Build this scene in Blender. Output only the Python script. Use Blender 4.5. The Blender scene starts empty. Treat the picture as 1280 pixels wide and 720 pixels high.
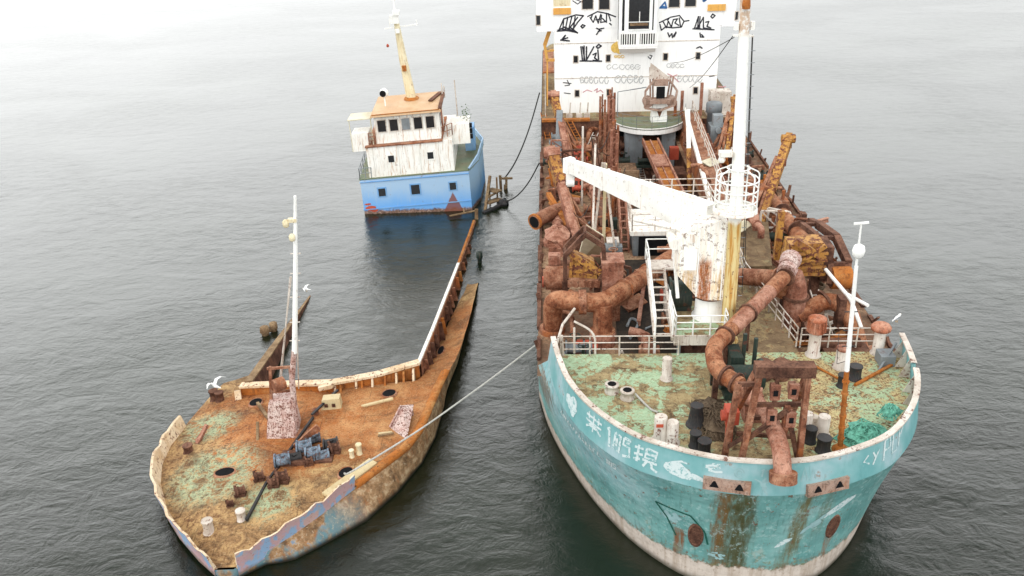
import bpy, math, random
from mathutils import Vector, Matrix
random.seed(7)
R = math.radians
WATER_BUMP = 0.2
SKY_V = 1.6
CL = (1.0, 3.0, 4.0, 0.8)
GLOW = (-.6, .8, .3)
GLOW_V = 0.75
scene = bpy.context.scene
C = scene.collection

# ------------------------------------------------------------------ colour and node helpers
def lin(v):
    v /= 255.0
    return v / 12.92 if v <= 0.04045 else ((v + 0.055) / 1.055) ** 2.4
def c(r, g, b, k=0.8):
    return (lin(r) * k, lin(g) * k, lin(b) * k, 1.0)

class NT:
    def __init__(s, name):
        s.m = bpy.data.materials.new(name); s.m.use_nodes = True
        s.t = s.m.node_tree; s.n = s.t.nodes; s.l = s.t.links
        s.b = s.n['Principled BSDF']; s._co = None
    def new(s, ty): return s.n.new(ty)
    def link(s, a, b): s.l.new(a, b)
    def put(s, inp, v):
        if hasattr(v, 'is_linked') or isinstance(v, bpy.types.NodeSocket): s.l.new(v, inp)
        else: inp.default_value = v
    def co(s):
        if s._co is None: s._co = s.new('ShaderNodeTexCoord').outputs['Object']
        return s._co
    def mapped(s, sc, loc=(0, 0, 0), vec=None):
        m = s.new('ShaderNodeMapping'); s.link(vec or s.co(), m.inputs['Vector'])
        m.inputs['Scale'].default_value = sc; m.inputs['Location'].default_value = loc
        return m.outputs['Vector']
    def noise(s, scale, detail=5, rough=0.6, sc=None, loc=(0, 0, 0), dist=0.0, vec=None):
        t = s.new('ShaderNodeTexNoise')
        s.link(s.mapped(sc or (1, 1, 1), loc, vec), t.inputs['Vector'])
        t.inputs['Scale'].default_value = scale; t.inputs['Detail'].default_value = detail
        t.inputs['Roughness'].default_value = rough; t.inputs['Distortion'].default_value = dist
        return t.outputs['Fac']
    def step(s, v, a, b):
        m = s.new('ShaderNodeMapRange'); m.interpolation_type = 'SMOOTHSTEP'
        s.put(m.inputs['Value'], v); m.inputs['From Min'].default_value = a; m.inputs['From Max'].default_value = b
        return m.outputs['Result']
    def math(s, op, a, b=0.0, clamp=False):
        m = s.new('ShaderNodeMath'); m.operation = op; m.use_clamp = clamp
        s.put(m.inputs[0], a); s.put(m.inputs[1], b)
        return m.outputs[0]
    def mix(s, f, a, b):
        m = s.new('ShaderNodeMix'); m.data_type = 'RGBA'
        s.put(m.inputs['Factor'], f); s.put(m.inputs['A'], a); s.put(m.inputs['B'], b)
        return [o for o in m.outputs if o.type == 'RGBA'][0]
    def ramp(s, f, stops):
        r = s.new('ShaderNodeValToRGB'); s.put(r.inputs['Fac'], f); e = r.color_ramp.elements
        while len(e) < len(stops): e.new(0.5)
        for i, (p, col) in enumerate(stops): e[i].position = p; e[i].color = col
        return r.outputs['Color']
    def seams(s, col, w=2.4, h=1.5, k=0.45, dark=None, axis=(1, 1, 1)):
        t = s.new('ShaderNodeTexBrick'); s.link(s.mapped(axis), t.inputs['Vector']); t.inputs['Scale'].default_value = 1.0
        t.inputs['Mortar Size'].default_value = 0.022; t.inputs['Mortar Smooth'].default_value = 0.4; t.inputs['Brick Width'].default_value = w; t.inputs['Row Height'].default_value = h
        f = s.math('MULTIPLY', t.outputs['Fac'], s.math('MULTIPLY', s.step(s.noise(1.1, 4, 0.6, loc=(5, 5, 5)), 0.36, 0.6), k))
        return s.mix(f, col, dark or c(78, 58, 46))
    def xyz(s):
        x = s.new('ShaderNodeSeparateXYZ'); s.link(s.co(), x.inputs[0]); return x.outputs
    def up(s):
        g = s.new('ShaderNodeNewGeometry'); x = s.new('ShaderNodeSeparateXYZ'); s.link(g.outputs['Normal'], x.inputs[0]); return x.outputs['Z']
    def done(s, col, rough=0.75, bump=None, strength=0.4, dist=0.02, metal=0.0, spec=0.3):
        s.put(s.b.inputs['Base Color'], col); s.put(s.b.inputs['Roughness'], rough)
        s.b.inputs['Metallic'].default_value = metal; s.b.inputs['Specular IOR Level'].default_value = spec
        if bump is not None:
            bn = s.new('ShaderNodeBump'); bn.inputs['Strength'].default_value = strength; bn.inputs['Distance'].default_value = dist
            s.link(bump, bn.inputs['Height']); s.link(bn.outputs['Normal'], s.b.inputs['Normal'])
        return s.m

RUST_D, RUST_M, RUST_O = c(72, 45, 38), c(122, 72, 58), c(176, 104, 52)
def rust(name, dark=c(72, 46, 38, .82), mid=c(138, 88, 66, .85), light=c(190, 144, 116, .9), accent=c(182, 106, 56, .85), seed=0.0, acc=0.60):
    n = NT(name)
    a = n.noise(1.6, 8, 0.7, loc=(seed, 3, 1)); b = n.noise(6.0, 8, 0.72, loc=(seed, 0, 5)); d = n.noise(0.6, 6, 0.65, loc=(0, seed, 9)); e = n.noise(17, 5, 0.7, loc=(4, seed, 0))
    st = n.noise(2.4, 7, 0.68, sc=(2.2, 2.2, 0.25), loc=(seed, 1, 4))
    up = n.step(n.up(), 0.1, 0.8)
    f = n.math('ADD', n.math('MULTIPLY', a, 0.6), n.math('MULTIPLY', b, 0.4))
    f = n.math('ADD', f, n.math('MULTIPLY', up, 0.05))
    col = n.ramp(f, [(0.36, dark), (0.48, mid), (0.62, light)])
    col = n.mix(n.math('MULTIPLY', n.step(d, acc - 0.08, acc + 0.06), 0.75), col, accent)
    col = n.mix(n.math('MULTIPLY', n.step(b, 0.53, 0.64), 0.7), col, dark)
    col = n.mix(n.math('MULTIPLY', n.step(e, 0.57, 0.68), 0.4), col, light)
    col = n.mix(n.math('MULTIPLY', n.math('SUBTRACT', 1.0, n.step(e, 0.34, 0.44)), 0.5), col, c(58, 40, 34))
    col = n.mix(n.math('MULTIPLY', n.step(st, 0.54, 0.68), 0.5), col, c(70, 46, 38))
    return n.done(col, 0.88, b, 0.7, 0.05, spec=0.15)

def paint(name, base, worn=None, r_amt=0.5, streak=0.5, scale=1.0, seed=0.0, under=c(150, 92, 60), rough=0.6, grime=0.35, chip=0.62):
    # old paint with chipped patches, rust runs down the uprights and grime
    n = NT(name)
    big = n.noise(0.5 * scale, 5, 0.6, loc=(seed, 0, 2)); mid = n.noise(2.3 * scale, 8, 0.72, loc=(1, seed, 7)); fine = n.noise(9 * scale, 6, 0.7, loc=(2, 2, seed))
    run = n.noise(2.6 * scale, 7, 0.7, sc=(1.7, 1.7, 0.16), loc=(seed, 4, 0)); run2 = n.noise(7.5 * scale, 4, 0.6, sc=(1.5, 1.5, 0.1), loc=(seed, 8, 0))
    worn = worn or tuple(x * 0.72 for x in base[:3]) + (1,)
    col = n.mix(n.step(big, 0.35, 0.7), base, worn)
    col = n.mix(n.math('MULTIPLY', n.step(run2, 0.5, 0.75), grime), col, c(120, 108, 92))
    col = n.mix(n.math('MULTIPLY', n.step(run, 0.60 - 0.14 * streak, 0.75 - 0.1 * streak), min(1.0, streak * 1.3)), col, under)
    hot = n.math('MULTIPLY', n.step(mid, chip - 0.015 - 0.06 * r_amt, chip + 0.03 - 0.06 * r_amt), min(1, r_amt * 1.5))
    rc = n.ramp(fine, [(0.35, RUST_D), (0.52, RUST_M), (0.7, under)])
    col = n.mix(hot, col, rc)
    return n.done(col, n.math('ADD', rough, n.math('MULTIPLY', hot, 0.25)), mid, 0.25, 0.02, spec=0.3)

M = {}
M['rust'] = rust('rust_brown')
M['rust_pink'] = rust('rust_primer_pink', c(88, 54, 44, .85), c(150, 98, 78, .85), c(198, 152, 130, .9), c(140, 80, 54, .8), seed=4, acc=0.66)
M['rust_dark'] = rust('rust_dark', c(50, 36, 32), c(94, 64, 52), c(146, 106, 86), c(130, 84, 56), seed=8, acc=0.66)
M['rust_orange'] = rust('rust_orange', c(112, 66, 42), c(176, 108, 56), c(206, 150, 92), c(196, 116, 50), seed=12, acc=0.5)
M['pipe'] = rust('rust_pipe', c(74, 44, 34, .82), c(138, 82, 56, .85), c(192, 140, 106, .92), c(164, 92, 50, .8), seed=16, acc=0.62)
M['cap_rust'] = rust('vent_cap_rust', c(120, 66, 46), c(186, 112, 82), c(214, 160, 134), c(196, 110, 62), seed=55)
M['fairlead'] = rust('fairlead_rust', c(98, 80, 68, .9), c(164, 136, 120, .95), c(200, 178, 164), c(160, 112, 84), seed=50)
M['white'] = paint('white_paint', (0.88, 0.88, 0.85, 1), (0.80, 0.80, 0.76, 1), 0.18, 0.16, 1.0, 1.0, c(188, 150, 116), grime=0.16)
M['jib_white'] = paint('scuffed_white_jib_paint', (0.84, 0.84, 0.80, 1), (0.76, 0.75, 0.70, 1), 0.3, 0.3, 2.6, 41.0, c(188, 150, 116), grime=0.14)
M['white_house'] = paint('white_wall_paint', (0.90, 0.905, 0.89, 1), (0.86, 0.86, 0.84, 1), 0.05, 0.14, 0.9, 2.0, c(206, 178, 148), grime=0.16, chip=0.67)
M['mast_white'] = paint('pink_white_flaking_paint', c(214, 196, 188, 1), c(186, 150, 140, 1), 1.0, 0.9, 5.0, 33.0, c(134, 80, 62), chip=0.6, grime=0.5)
M['coaming_cream'] = paint('rust_eaten_cream_paint', c(226, 206, 176, .95), c(206, 176, 138, .95), 0.85, 0.5, 2.4, 36.0, c(168, 108, 66))
M['white_rust'] = paint('white_paint_rusting', (0.86, 0.85, 0.80, 1), (0.78, 0.75, 0.68, 1), 0.4, 0.62, 1.6, 3.0, c(196, 140, 84), grime=0.3, chip=0.645)
M['white_grey'] = paint('chalky_white_paint', c(212, 204, 194, 1), c(178, 166, 152, 1), 0.6, 0.5, 2.0, 5.0, c(160, 112, 92))
M['cream'] = paint('cream_paint', c(228, 218, 186, 1), c(206, 190, 150, 1), 0.35, 0.5, 1.3, 6.0, c(200, 150, 70))
M['cream_plate'] = paint('cream_plate_paint', c(214, 208, 184, 1), c(186, 178, 150, 1), 0.25, 0.3, 1.3, 7.5, c(160, 120, 80))
M['yellow'] = paint('yellow_paint', c(204, 152, 74, .85), c(164, 112, 54, .85), 1.0, 0.9, 1.5, 9.0, c(140, 84, 46), chip=0.58, grime=0.6)
M['orange'] = paint('orange_paint', c(232, 178, 92, .9), c(222, 160, 80, .9), 0.1, 0.1, 1.5, 9.5)
M['grey'] = paint('grey_paint', c(150, 158, 162), c(120, 126, 130), 0.3, 0.35, 1.2, 11.0, c(124, 92, 74))
M['red'] = paint('red_orange_paint', c(206, 92, 66), c(176, 74, 54), 0.3, 0.2, 2, 13.0, RUST_M)
M['green_deck'] = paint('green_deck_paint', c(112, 130, 102), c(132, 130, 100), 0.45, 0.0, 1.2, 15.0, c(120, 96, 70))
M['dark_green'] = paint('dark_green_paint', c(48, 66, 58), c(40, 48, 44), 0.5, 0.3, 1.2, 16.0, c(90, 66, 50))
M['black'] = paint('black_paint', c(58, 58, 60), c(40, 40, 42), 0.3, 0.0, 3, 17.0, c(100, 70, 56))
M['blue'] = paint('blue_paint', c(104, 164, 226, .85), c(138, 178, 214, .85), 0.10, 0.10, 0.9, 19.0, c(150, 120, 100), grime=0.2, chip=0.66)
M['blue_machine'] = paint('pale_blue_paint', c(136, 156, 174), c(44, 50, 58), 0.9, 0.5, 5, 21.0, c(60, 48, 44), grime=0.6)
M['tan_roof'] = paint('tan_roof_paint', c(204, 164, 122, .85), c(216, 184, 146, .85), 0.12, 0.0, 1.3, 23.0, c(176, 112, 66))
M['wood'] = rust('weathered_wood', c(84, 66, 50), c(130, 104, 78), c(172, 146, 112), c(150, 116, 84), seed=30)
M['plank'] = paint('cream_plank', c(222, 204, 160), c(206, 180, 132), 0.2, 0.0, 2, 25.0)
def flat(name, col, rough=0.8, spec=0.2, var=0.25, scale=5):
    n = NT(name); a = n.noise(scale, 5)
    return n.done(n.mix(n.step(a, 0.35, 0.7), col, tuple(x * (1 - var) for x in col[:3]) + (1,)), rough, spec=spec)
M['green_leaf'] = flat('weed_leaves', c(90, 116, 70), 0.8)
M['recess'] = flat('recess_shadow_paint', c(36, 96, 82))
M['void'] = flat('dark_opening', (0.012, 0.012, 0.013, 1), 0.9, 0.05)
M['glass'] = flat('dark_window_glass', (0.02, 0.022, 0.025, 1), 0.15, 0.5)
M['ink'] = flat('black_spray_paint', (0.03, 0.03, 0.04, 1))
M['ink_grey'] = flat('faint_grey_spray_paint', c(206, 208, 208))
M['ink_red'] = flat('pink_spray_paint', c(232, 170, 176))
M['ink_yellow'] = flat('orange_spray_paint', c(246, 206, 112, .9))
M['ink_blue'] = flat('blue_spray_paint', c(70, 120, 180))
def worn_ink():
    n = NT('worn_white_lettering'); a = n.noise(5, 8, .75, dist=.4); b = n.noise(14, 5, .7)
    w = n.step(n.math('ADD', n.math('MULTIPLY', a, .6), n.math('MULTIPLY', b, .4)), .43, .5)
    return n.done(n.mix(w, c(134, 184, 186), c(214, 228, 228)), .8, spec=.2)
M['ink_white'] = worn_ink()
M['ink_faint'] = flat('faint_white_paint', c(160, 196, 198), var=0.2)
M['rope'] = flat('pale_rope', c(206, 204, 196), 0.9, var=0.3, scale=12)
M['rope_dark'] = flat('dark_rope', c(70, 68, 66), 0.9)
M['net'] = flat('teal_net', c(124, 200, 176), 0.9, var=0.6, scale=6)
M['net_brown'] = rust('brown_rope_heap', c(52, 44, 38), c(92, 78, 64), c(124, 108, 88), c(90, 74, 56), seed=40)
M['gull_white'] = flat('white_feathers', (0.82, 0.82, 0.8, 1), var=0.08)
M['gull_grey'] = flat('grey_feathers', c(150, 154, 160), var=0.2)
M['beak'] = flat('yellow_beak', c(220, 170, 60))

def crane_mat():
    n = NT('crane_house_paint'); X = n.xyz(); x, z = X[0], X[2]
    run = n.noise(3.0, 7, .7, sc=(3.2, 3.2, .16)); run2 = n.noise(9, 5, .7, sc=(2, 2, .2), loc=(3, 0, 0)); m = n.noise(3.2, 8, .75, dist=.5); f = n.noise(11, 6, .72)
    col = n.mix(n.step(run2, .45, .7), (.88, .87, .84, 1), (.80, .77, .70, 1))
    low = n.math('SUBTRACT', 1.0, n.step(z, 7.6, 9.6))
    yl = n.math('MULTIPLY', n.step(run, .44, .6), n.math('ADD', .25, n.math('MULTIPLY', low, .6))); col = n.mix(yl, col, c(222, 190, 132, 1))
    def streak(x0, w, zt, k, cl):
        nonlocal col
        dx = n.math('ABSOLUTE', n.math('SUBTRACT', n.math('ADD', x, n.math('MULTIPLY', n.math('SUBTRACT', run, .5), .7)), x0))
        q = n.math('MULTIPLY', n.math('SUBTRACT', 1.0, n.step(dx, w * .5, w)), n.math('SUBTRACT', 1.0, n.step(n.math('ADD', z, n.math('MULTIPLY', m, 1.2)), zt, zt + .5)))
        q = n.math('MULTIPLY', q, n.step(n.math('ADD', run2, n.math('MULTIPLY', f, .5)), .5, .85)); col = n.mix(n.math('MULTIPLY', q, k), col, cl)
    streak(-.85, .36, 9.3, 1.0, c(196, 112, 46)); streak(-.85, .2, 9.4, .8, c(150, 84, 44)); streak(-1.5, .3, 8.9, .8, c(206, 160, 96)); streak(-.15, .12, 9.0, .7, c(206, 160, 96))
    sp = n.math('MULTIPLY', n.step(m, .535, .57), n.math('ADD', .45, n.math('MULTIPLY', n.step(f, .45, .55), .55))); col = n.mix(n.math('MULTIPLY', sp, .8), col, n.mix(f, c(70, 50, 42), c(140, 92, 62)))
    sp2 = n.math('MULTIPLY', n.step(f, .56, .6), n.step(x, -.35, .1)); col = n.mix(n.math('MULTIPLY', sp2, .7), col, c(84, 62, 52))
    return n.done(col, .6, f, .2, .02)
M['crane_house'] = crane_mat()
# decks: flaking green paint over rust and silt
def deck(name, green, pale, tan, brown, rustc, g_at=0.5, r_at=0.56, seed=0.0, leaf=None):
    n = NT(name)
    a = n.noise(0.42, 6, 0.62, loc=(seed, 0, 0), dist=0.5); b = n.noise(1.5, 9, 0.72, loc=(0, seed, 0), dist=0.7); d = n.noise(4.2, 8, 0.72, loc=(seed, 3, 0), dist=0.4)
    e = n.noise(11, 5, 0.7, loc=(0, 0, seed)); f = n.noise(2.4, 8, 0.75, loc=(3 + seed, 5, 1), dist=0.8)
    col = n.mix(n.step(b, 0.35, 0.65), brown, tan)
    col = n.mix(n.math('MULTIPLY', n.step(e, 0.5, 0.66), 0.5), col, brown)
    col = n.mix(n.step(n.math('ADD', n.math('MULTIPLY', a, 0.6), n.math('MULTIPLY', d, 0.4)), g_at, g_at + 0.025), col, pale)
    gm = n.step(n.math('ADD', n.math('MULTIPLY', a, 0.55), n.math('MULTIPLY', f, 0.45)), g_at + 0.035, g_at + 0.06)
    col = n.mix(gm, col, green)
    sp = n.step(d, r_at, r_at + 0.045); sp = n.math('MULTIPLY', sp, n.step(b, 0.42, 0.56))
    col = n.mix(n.math('MULTIPLY', sp, 0.85), col, rustc)
    col = n.seams(col)
    if leaf: col = n.mix(n.math('MULTIPLY', n.step(e, 0.60, 0.64), 0.9), col, leaf)
    return n.done(col, 0.9, d, 0.5, 0.03, spec=0.12)
def foredeck_mat():
    n = NT('flaking_green_foredeck'); X = n.xyz(); x, y = X[0], X[1]
    a = n.noise(0.5, 6, 0.62, dist=0.6, loc=(2, 0, 0)); b = n.noise(1.7, 9, 0.74, dist=0.8, loc=(0, 5, 0)); d = n.noise(3.4, 9, 0.74, dist=0.6, loc=(1, 3, 0)); e = n.noise(8.5, 6, 0.72, dist=0.4, loc=(6, 0, 2)); f = n.noise(20, 4, 0.7)
    col = n.ramp(b, [(0.36, c(100, 82, 62)), (0.48, c(136, 118, 90)), (0.6, c(176, 156, 118))])
    st = n.step(n.math('ADD', x, n.math('MULTIPLY', n.math('SUBTRACT', a, 0.5), 9.0)), -1.5, 2.5)   # starboard side keeps a yellower, flakier coat
    yel = n.mix(n.step(e, 0.4, 0.6), c(216, 200, 148), c(196, 178, 132))
    keep = n.step(n.math('ADD', n.math('MULTIPLY', b, 0.5), n.math('MULTIPLY', e, 0.5)), 0.455, 0.49)
    col = n.mix(n.math('MULTIPLY', keep, n.math('ADD', 0.35, n.math('MULTIPLY', st, 0.65))), col, yel)
    gr = n.mix(n.step(d, 0.4, 0.62), c(190, 216, 180), c(168, 196, 160))
    gm = n.step(n.math('ADD', n.math('MULTIPLY', a, 0.55), n.math('MULTIPLY', d, 0.45)), 0.512, 0.53)
    col = n.mix(gm, col, gr)
    pg = n.math('MULTIPLY', n.step(n.math('ADD', n.math('MULTIPLY', b, 0.4), n.math('MULTIPLY', a, 0.6)), 0.49, 0.56), st)
    col = n.mix(n.math('MULTIPLY', pg, 0.35), col, c(188, 196, 150))
    fl = n.math('MULTIPLY', n.step(e, 0.53, 0.56), n.math('ADD', 0.35, n.math('MULTIPLY', st, 0.65)))
    col = n.mix(n.math('MULTIPLY', fl, 0.9), col, n.mix(f, c(150, 92, 62), c(112, 74, 56)))
    col = n.mix(n.math('MULTIPLY', n.step(d, 0.6, 0.66), 0.75), col, c(186, 132, 104))
    col = n.mix(n.math('MULTIPLY', n.step(f, 0.58, 0.66), 0.4), col, c(96, 78, 62)); col = n.seams(col)
    return n.done(col, 0.9, e, 0.5, 0.02, spec=0.12)
M['foredeck'] = foredeck_mat()
M['maindeck'] = deck('silty_rusted_deck', c(182, 152, 122), c(166, 136, 108), c(148, 120, 98), c(106, 84, 68), c(128, 84, 64), 0.5, 0.52, 6.0, c(84, 64, 54))
M['poopdeck'] = deck('tan_silted_deck', c(150, 148, 116), c(170, 150, 112), c(154, 132, 102), c(112, 92, 72), c(128, 80, 56), 0.53, 0.56, 9.0)
M['floor_dark'] = deck('dark_waist_floor', c(84, 78, 72), c(92, 82, 72), c(76, 68, 60), c(52, 48, 44), c(84, 62, 50), 0.54, 0.56, 11.0)  # darker tone for the middle of the waist deck
def wreck_deck():
    n = NT('rusted_wreck_deck'); x, y, z = n.xyz()[0], n.xyz()[1], None
    a = n.noise(0.45, 6, 0.65, dist=0.6); b = n.noise(1.7, 9, 0.72, dist=0.8, loc=(4, 0, 0)); d = n.noise(5.0, 7, 0.72, dist=0.4, loc=(0, 7, 0)); e = n.noise(14, 4, 0.7)
    col = n.ramp(b, [(0.34, c(104, 80, 58)), (0.48, c(166, 130, 90)), (0.62, c(206, 170, 118))])
    # orange rust field around the mast foot and aft
    def spot(px, py, rr, soft):
        dx = n.math('SUBTRACT', x, px); dy = n.math('SUBTRACT', y, py)
        r = n.math('SQRT', n.math('ADD', n.math('MULTIPLY', dx, dx), n.math('MULTIPLY', dy, dy)))
        r = n.math('ADD', r, n.math('MULTIPLY', n.math('SUBTRACT', b, 0.5), 3.2))
        return n.math('SUBTRACT', 1.0, n.step(r, rr, rr + soft))
    orange = n.ramp(a, [(0.34, c(132, 80, 48)), (0.5, c(186, 114, 62)), (0.66, c(212, 156, 104))])
    om = n.math('MAXIMUM', spot(0.6, 7.6, 2.9, 1.0), n.math('MULTIPLY', spot(5.0, 9.0, 3.2, 1.8), 0.8))
    om = n.math('MAXIMUM', om, n.math('MULTIPLY', spot(-0.5, 10.6, 2.0, 1.0), 0.95))
    om = n.math('MAXIMUM', om, n.math('MULTIPLY', spot(-2.2, 10.5, 1.6, 1.3), 0.9))
    om = n.math('MAXIMUM', om, n.math('MULTIPLY', spot(7.2, 15.5, 5.0, 2.0), 0.85))
    om = n.math('MULTIPLY', om, n.math('ADD', 0.72, n.math('MULTIPLY', n.step(d, 0.42, 0.58), 0.28)))
    col = n.mix(om, col, orange)
    gm = n.math('MAXIMUM', n.math('MAXIMUM', spot(-2.2, 5.2, 1.5, 1.0), spot(-3.6, 9.2, 1.0, 0.7)), spot(0.6, 3.0, 0.7, 0.7))
    gm = n.math('MULTIPLY', gm, n.step(n.math('ADD', n.math('MULTIPLY', b, 0.5), n.math('MULTIPLY', d, 0.5)), 0.45, 0.52))
    col = n.mix(n.math('MULTIPLY', gm, 0.9), col, c(172, 190, 154))
    br = n.math('MULTIPLY', n.step(d, 0.52, 0.6), n.step(n.math('MULTIPLY', x, -1), -1.6, 2.6))
    col = n.mix(n.math('MULTIPLY', br, 0.8), col, c(108, 70, 50))
    col = n.mix(n.math('MULTIPLY', n.step(e, 0.54, 0.64), 0.7), col, c(84, 62, 46)); col = n.mix(n.math('MULTIPLY', n.math('SUBTRACT', 1.0, n.step(e, 0.34, 0.44)), 0.5), col, c(206, 184, 148))
    col = n.mix(n.math('MULTIPLY', n.step(n.noise(0.9, 6, 0.65, loc=(9, 2, 0), dist=0.5), 0.56, 0.68), 0.5), col, c(86, 70, 54))
    col = n.seams(col, 2.0, 1.4, 0.5)
    return n.done(col, 0.88, d, 0.6, 0.04, spec=0.15)
M['wreck_deck'] = wreck_deck()

def hull_teal():
    n = NT('teal_hull_paint'); X = n.xyz(); x, y, z = X[0], X[1], X[2]
    big = n.noise(0.35, 5, 0.6); mid = n.noise(1.8, 9, 0.7, loc=(2, 0, 0)); fine = n.noise(7, 7, 0.7)
    run = n.noise(2.4, 7, 0.7, sc=(1.3, 1.3, 0.13)); run2 = n.noise(6, 5, 0.65, sc=(1.2, 1.2, 0.10), loc=(5, 0, 0))
    col = n.ramp(big, [(0.34, c(98, 152, 149)), (0.5, c(120, 172, 168)), (0.64, c(156, 192, 190))])
    col = n.mix(n.math('MULTIPLY', n.step(run, 0.5, 0.72), 0.5), col, c(122, 164, 164))
    col = n.mix(n.math('MULTIPLY', n.step(run2, 0.50, 0.72), 0.5), col, c(66, 112, 106))
    # light on the port shoulder painted into the teal, with paler streaks
    sh = n.math('MULTIPLY', n.step(n.math('MULTIPLY', x, -1), 3.0, 5.4), n.step(n.math('ADD', z, mid), 2.4, 4.0))
    col = n.mix(n.math('MULTIPLY', sh, 0.6), col, n.mix(n.step(run, .42, .6), c(140, 188, 196), c(176, 200, 208)))
    wob = n.math('MULTIPLY', n.math('SUBTRACT', run, 0.5), 1.1)
    xx = n.math('ADD', x, wob)
    def stain(x0, w, ztop, zbot, k, colr, slope=0.0):
        nonlocal col
        cx = n.math('ADD', n.math('MULTIPLY', n.math('SUBTRACT', z, ztop), slope), x0)
        dx = n.math('ABSOLUTE', n.math('SUBTRACT', xx, cx))
        m = n.math('SUBTRACT', 1.0, n.step(dx, w * 0.4, w * 1.25))
        m = n.math('MULTIPLY', m, n.math('SUBTRACT', 1.0, n.step(z, ztop - 0.05, ztop + 0.1)))
        m = n.math('MULTIPLY', m, n.step(n.math('ADD', z, n.math('MULTIPLY', mid, 1.2)), zbot, zbot + 1.4))
        m = n.math('MULTIPLY', m, n.step(n.math('ADD', run2, n.math('MULTIPLY', fine, 0.4)), 0.34, 0.86))
        col = n.mix(n.math('MULTIPLY', m, k), col, colr)
    stain(-1.05, 0.75, 5.05, -0.6, 1.0, c(96, 84, 48)); stain(-0.75, 0.4, 5.0, -0.6, 0.9, c(74, 78, 50)); stain(-1.5, 0.25, 5.0, 1.0, 0.8, c(120, 88, 50))
    stain(1.55, 0.3, 4.9, 0.4, 0.9, c(110, 98, 56), 0.16); stain(2.3, 0.22, 4.8, 2.4, 0.6, c(104, 106, 80), 0.1)
    stain(-2.75, 0.22, 2.3, 0.4, 0.95, c(132, 84, 48)); stain(2.75, 0.2, 2.6, 0.2, 0.95, c(140, 88, 50), 0.1)
    stain(-7.7, 0.35, 4.3, 2.2, 0.9, c(118, 84, 52)); stain(5.6, 0.4, 4.6, 1.0, 0.5, c(130, 120, 90))
    # scattered rust blooms near the boot-top edge, chalky boot-top with a wandering edge
    bl = n.math('MULTIPLY', n.step(mid, 0.57, 0.64), n.math('SUBTRACT', 1.0, n.step(z, 1.2, 3.0)))
    col = n.mix(n.math('MULTIPLY', bl, 0.8), col, c(128, 122, 84))
    edge = n.math('ADD', z, n.math('MULTIPLY', n.math('SUBTRACT', mid, 0.5), 0.9))
    boot = n.math('SUBTRACT', 1.0, n.step(edge, 0.92, 1.04))
    bc = n.mix(n.step(run, 0.42, 0.66), c(214, 202, 190), c(184, 168, 152))
    bc = n.mix(n.math('MULTIPLY', n.step(fine, 0.54, 0.66), 0.6), bc, c(150, 128, 110))
    bc = n.mix(n.math('MULTIPLY', n.step(n.math('MULTIPLY', z, -1), -0.35, 0.0), 0.85), bc, c(74, 70, 58))
    col = n.mix(boot, col, bc)
    rim = n.math('MULTIPLY', n.step(edge, 0.86, 0.98), n.math('SUBTRACT', 1.0, n.step(edge, 1.02, 1.3)))
    col = n.mix(n.math('MULTIPLY', n.math('MULTIPLY', rim, n.step(fine, 0.44, 0.6)), 0.7), col, c(120, 92, 62))
    plates = n.noise(0.8, 3, 0.5, sc=(1, 1, 1.6), loc=(1, 1, 3))
    bh = n.math('ADD', n.math('MULTIPLY', plates, 2.0), n.math('MULTIPLY', mid, 0.3))
    ch = n.math('MULTIPLY', n.step(n.math('ADD', n.math('MULTIPLY', fine, .5), n.math('MULTIPLY', mid, .5)), .53, .57), n.step(z, 1.0, 1.6)); col = n.mix(n.math('MULTIPLY', ch, .45), col, c(176, 206, 204))
    sp = n.math('MULTIPLY', n.step(n.noise(3.4, 8, .75, loc=(9, 9, 1)), .60, .63), n.step(z, 1.0, 1.3)); col = n.mix(n.math('MULTIPLY', sp, .85), col, c(122, 84, 62))
    return n.done(col, 0.68, bh, 0.45, 0.14, spec=0.25)
M['hull'] = hull_teal()
def bulwark_teal():  # hull teal painted paler, standing for light on the upward-leaning band
    n = NT('lit_teal_bulwark_paint'); mid = n.noise(1.6, 8, 0.7); run = n.noise(3, 6, 0.7, sc=(1.2, 1.2, 0.2)); fine = n.noise(8, 6, 0.7); b = n.noise(0.4, 4)
    col = n.ramp(b, [(0.36, c(106, 168, 170)), (0.52, c(134, 184, 186)), (0.64, c(170, 198, 204))])
    col = n.mix(n.math('MULTIPLY', n.step(run, 0.52, 0.72), 0.5), col, c(92, 148, 146))
    col = n.mix(n.math('MULTIPLY', n.step(mid, 0.62, 0.68), 0.75), col, c(150, 116, 90))
    col = n.mix(n.math('MULTIPLY', n.step(fine, 0.62, 0.7), 0.5), col, c(196, 210, 206))
    return n.done(col, 0.55, mid, 0.2, 0.03)
M['bulwark'] = bulwark_teal()
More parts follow.
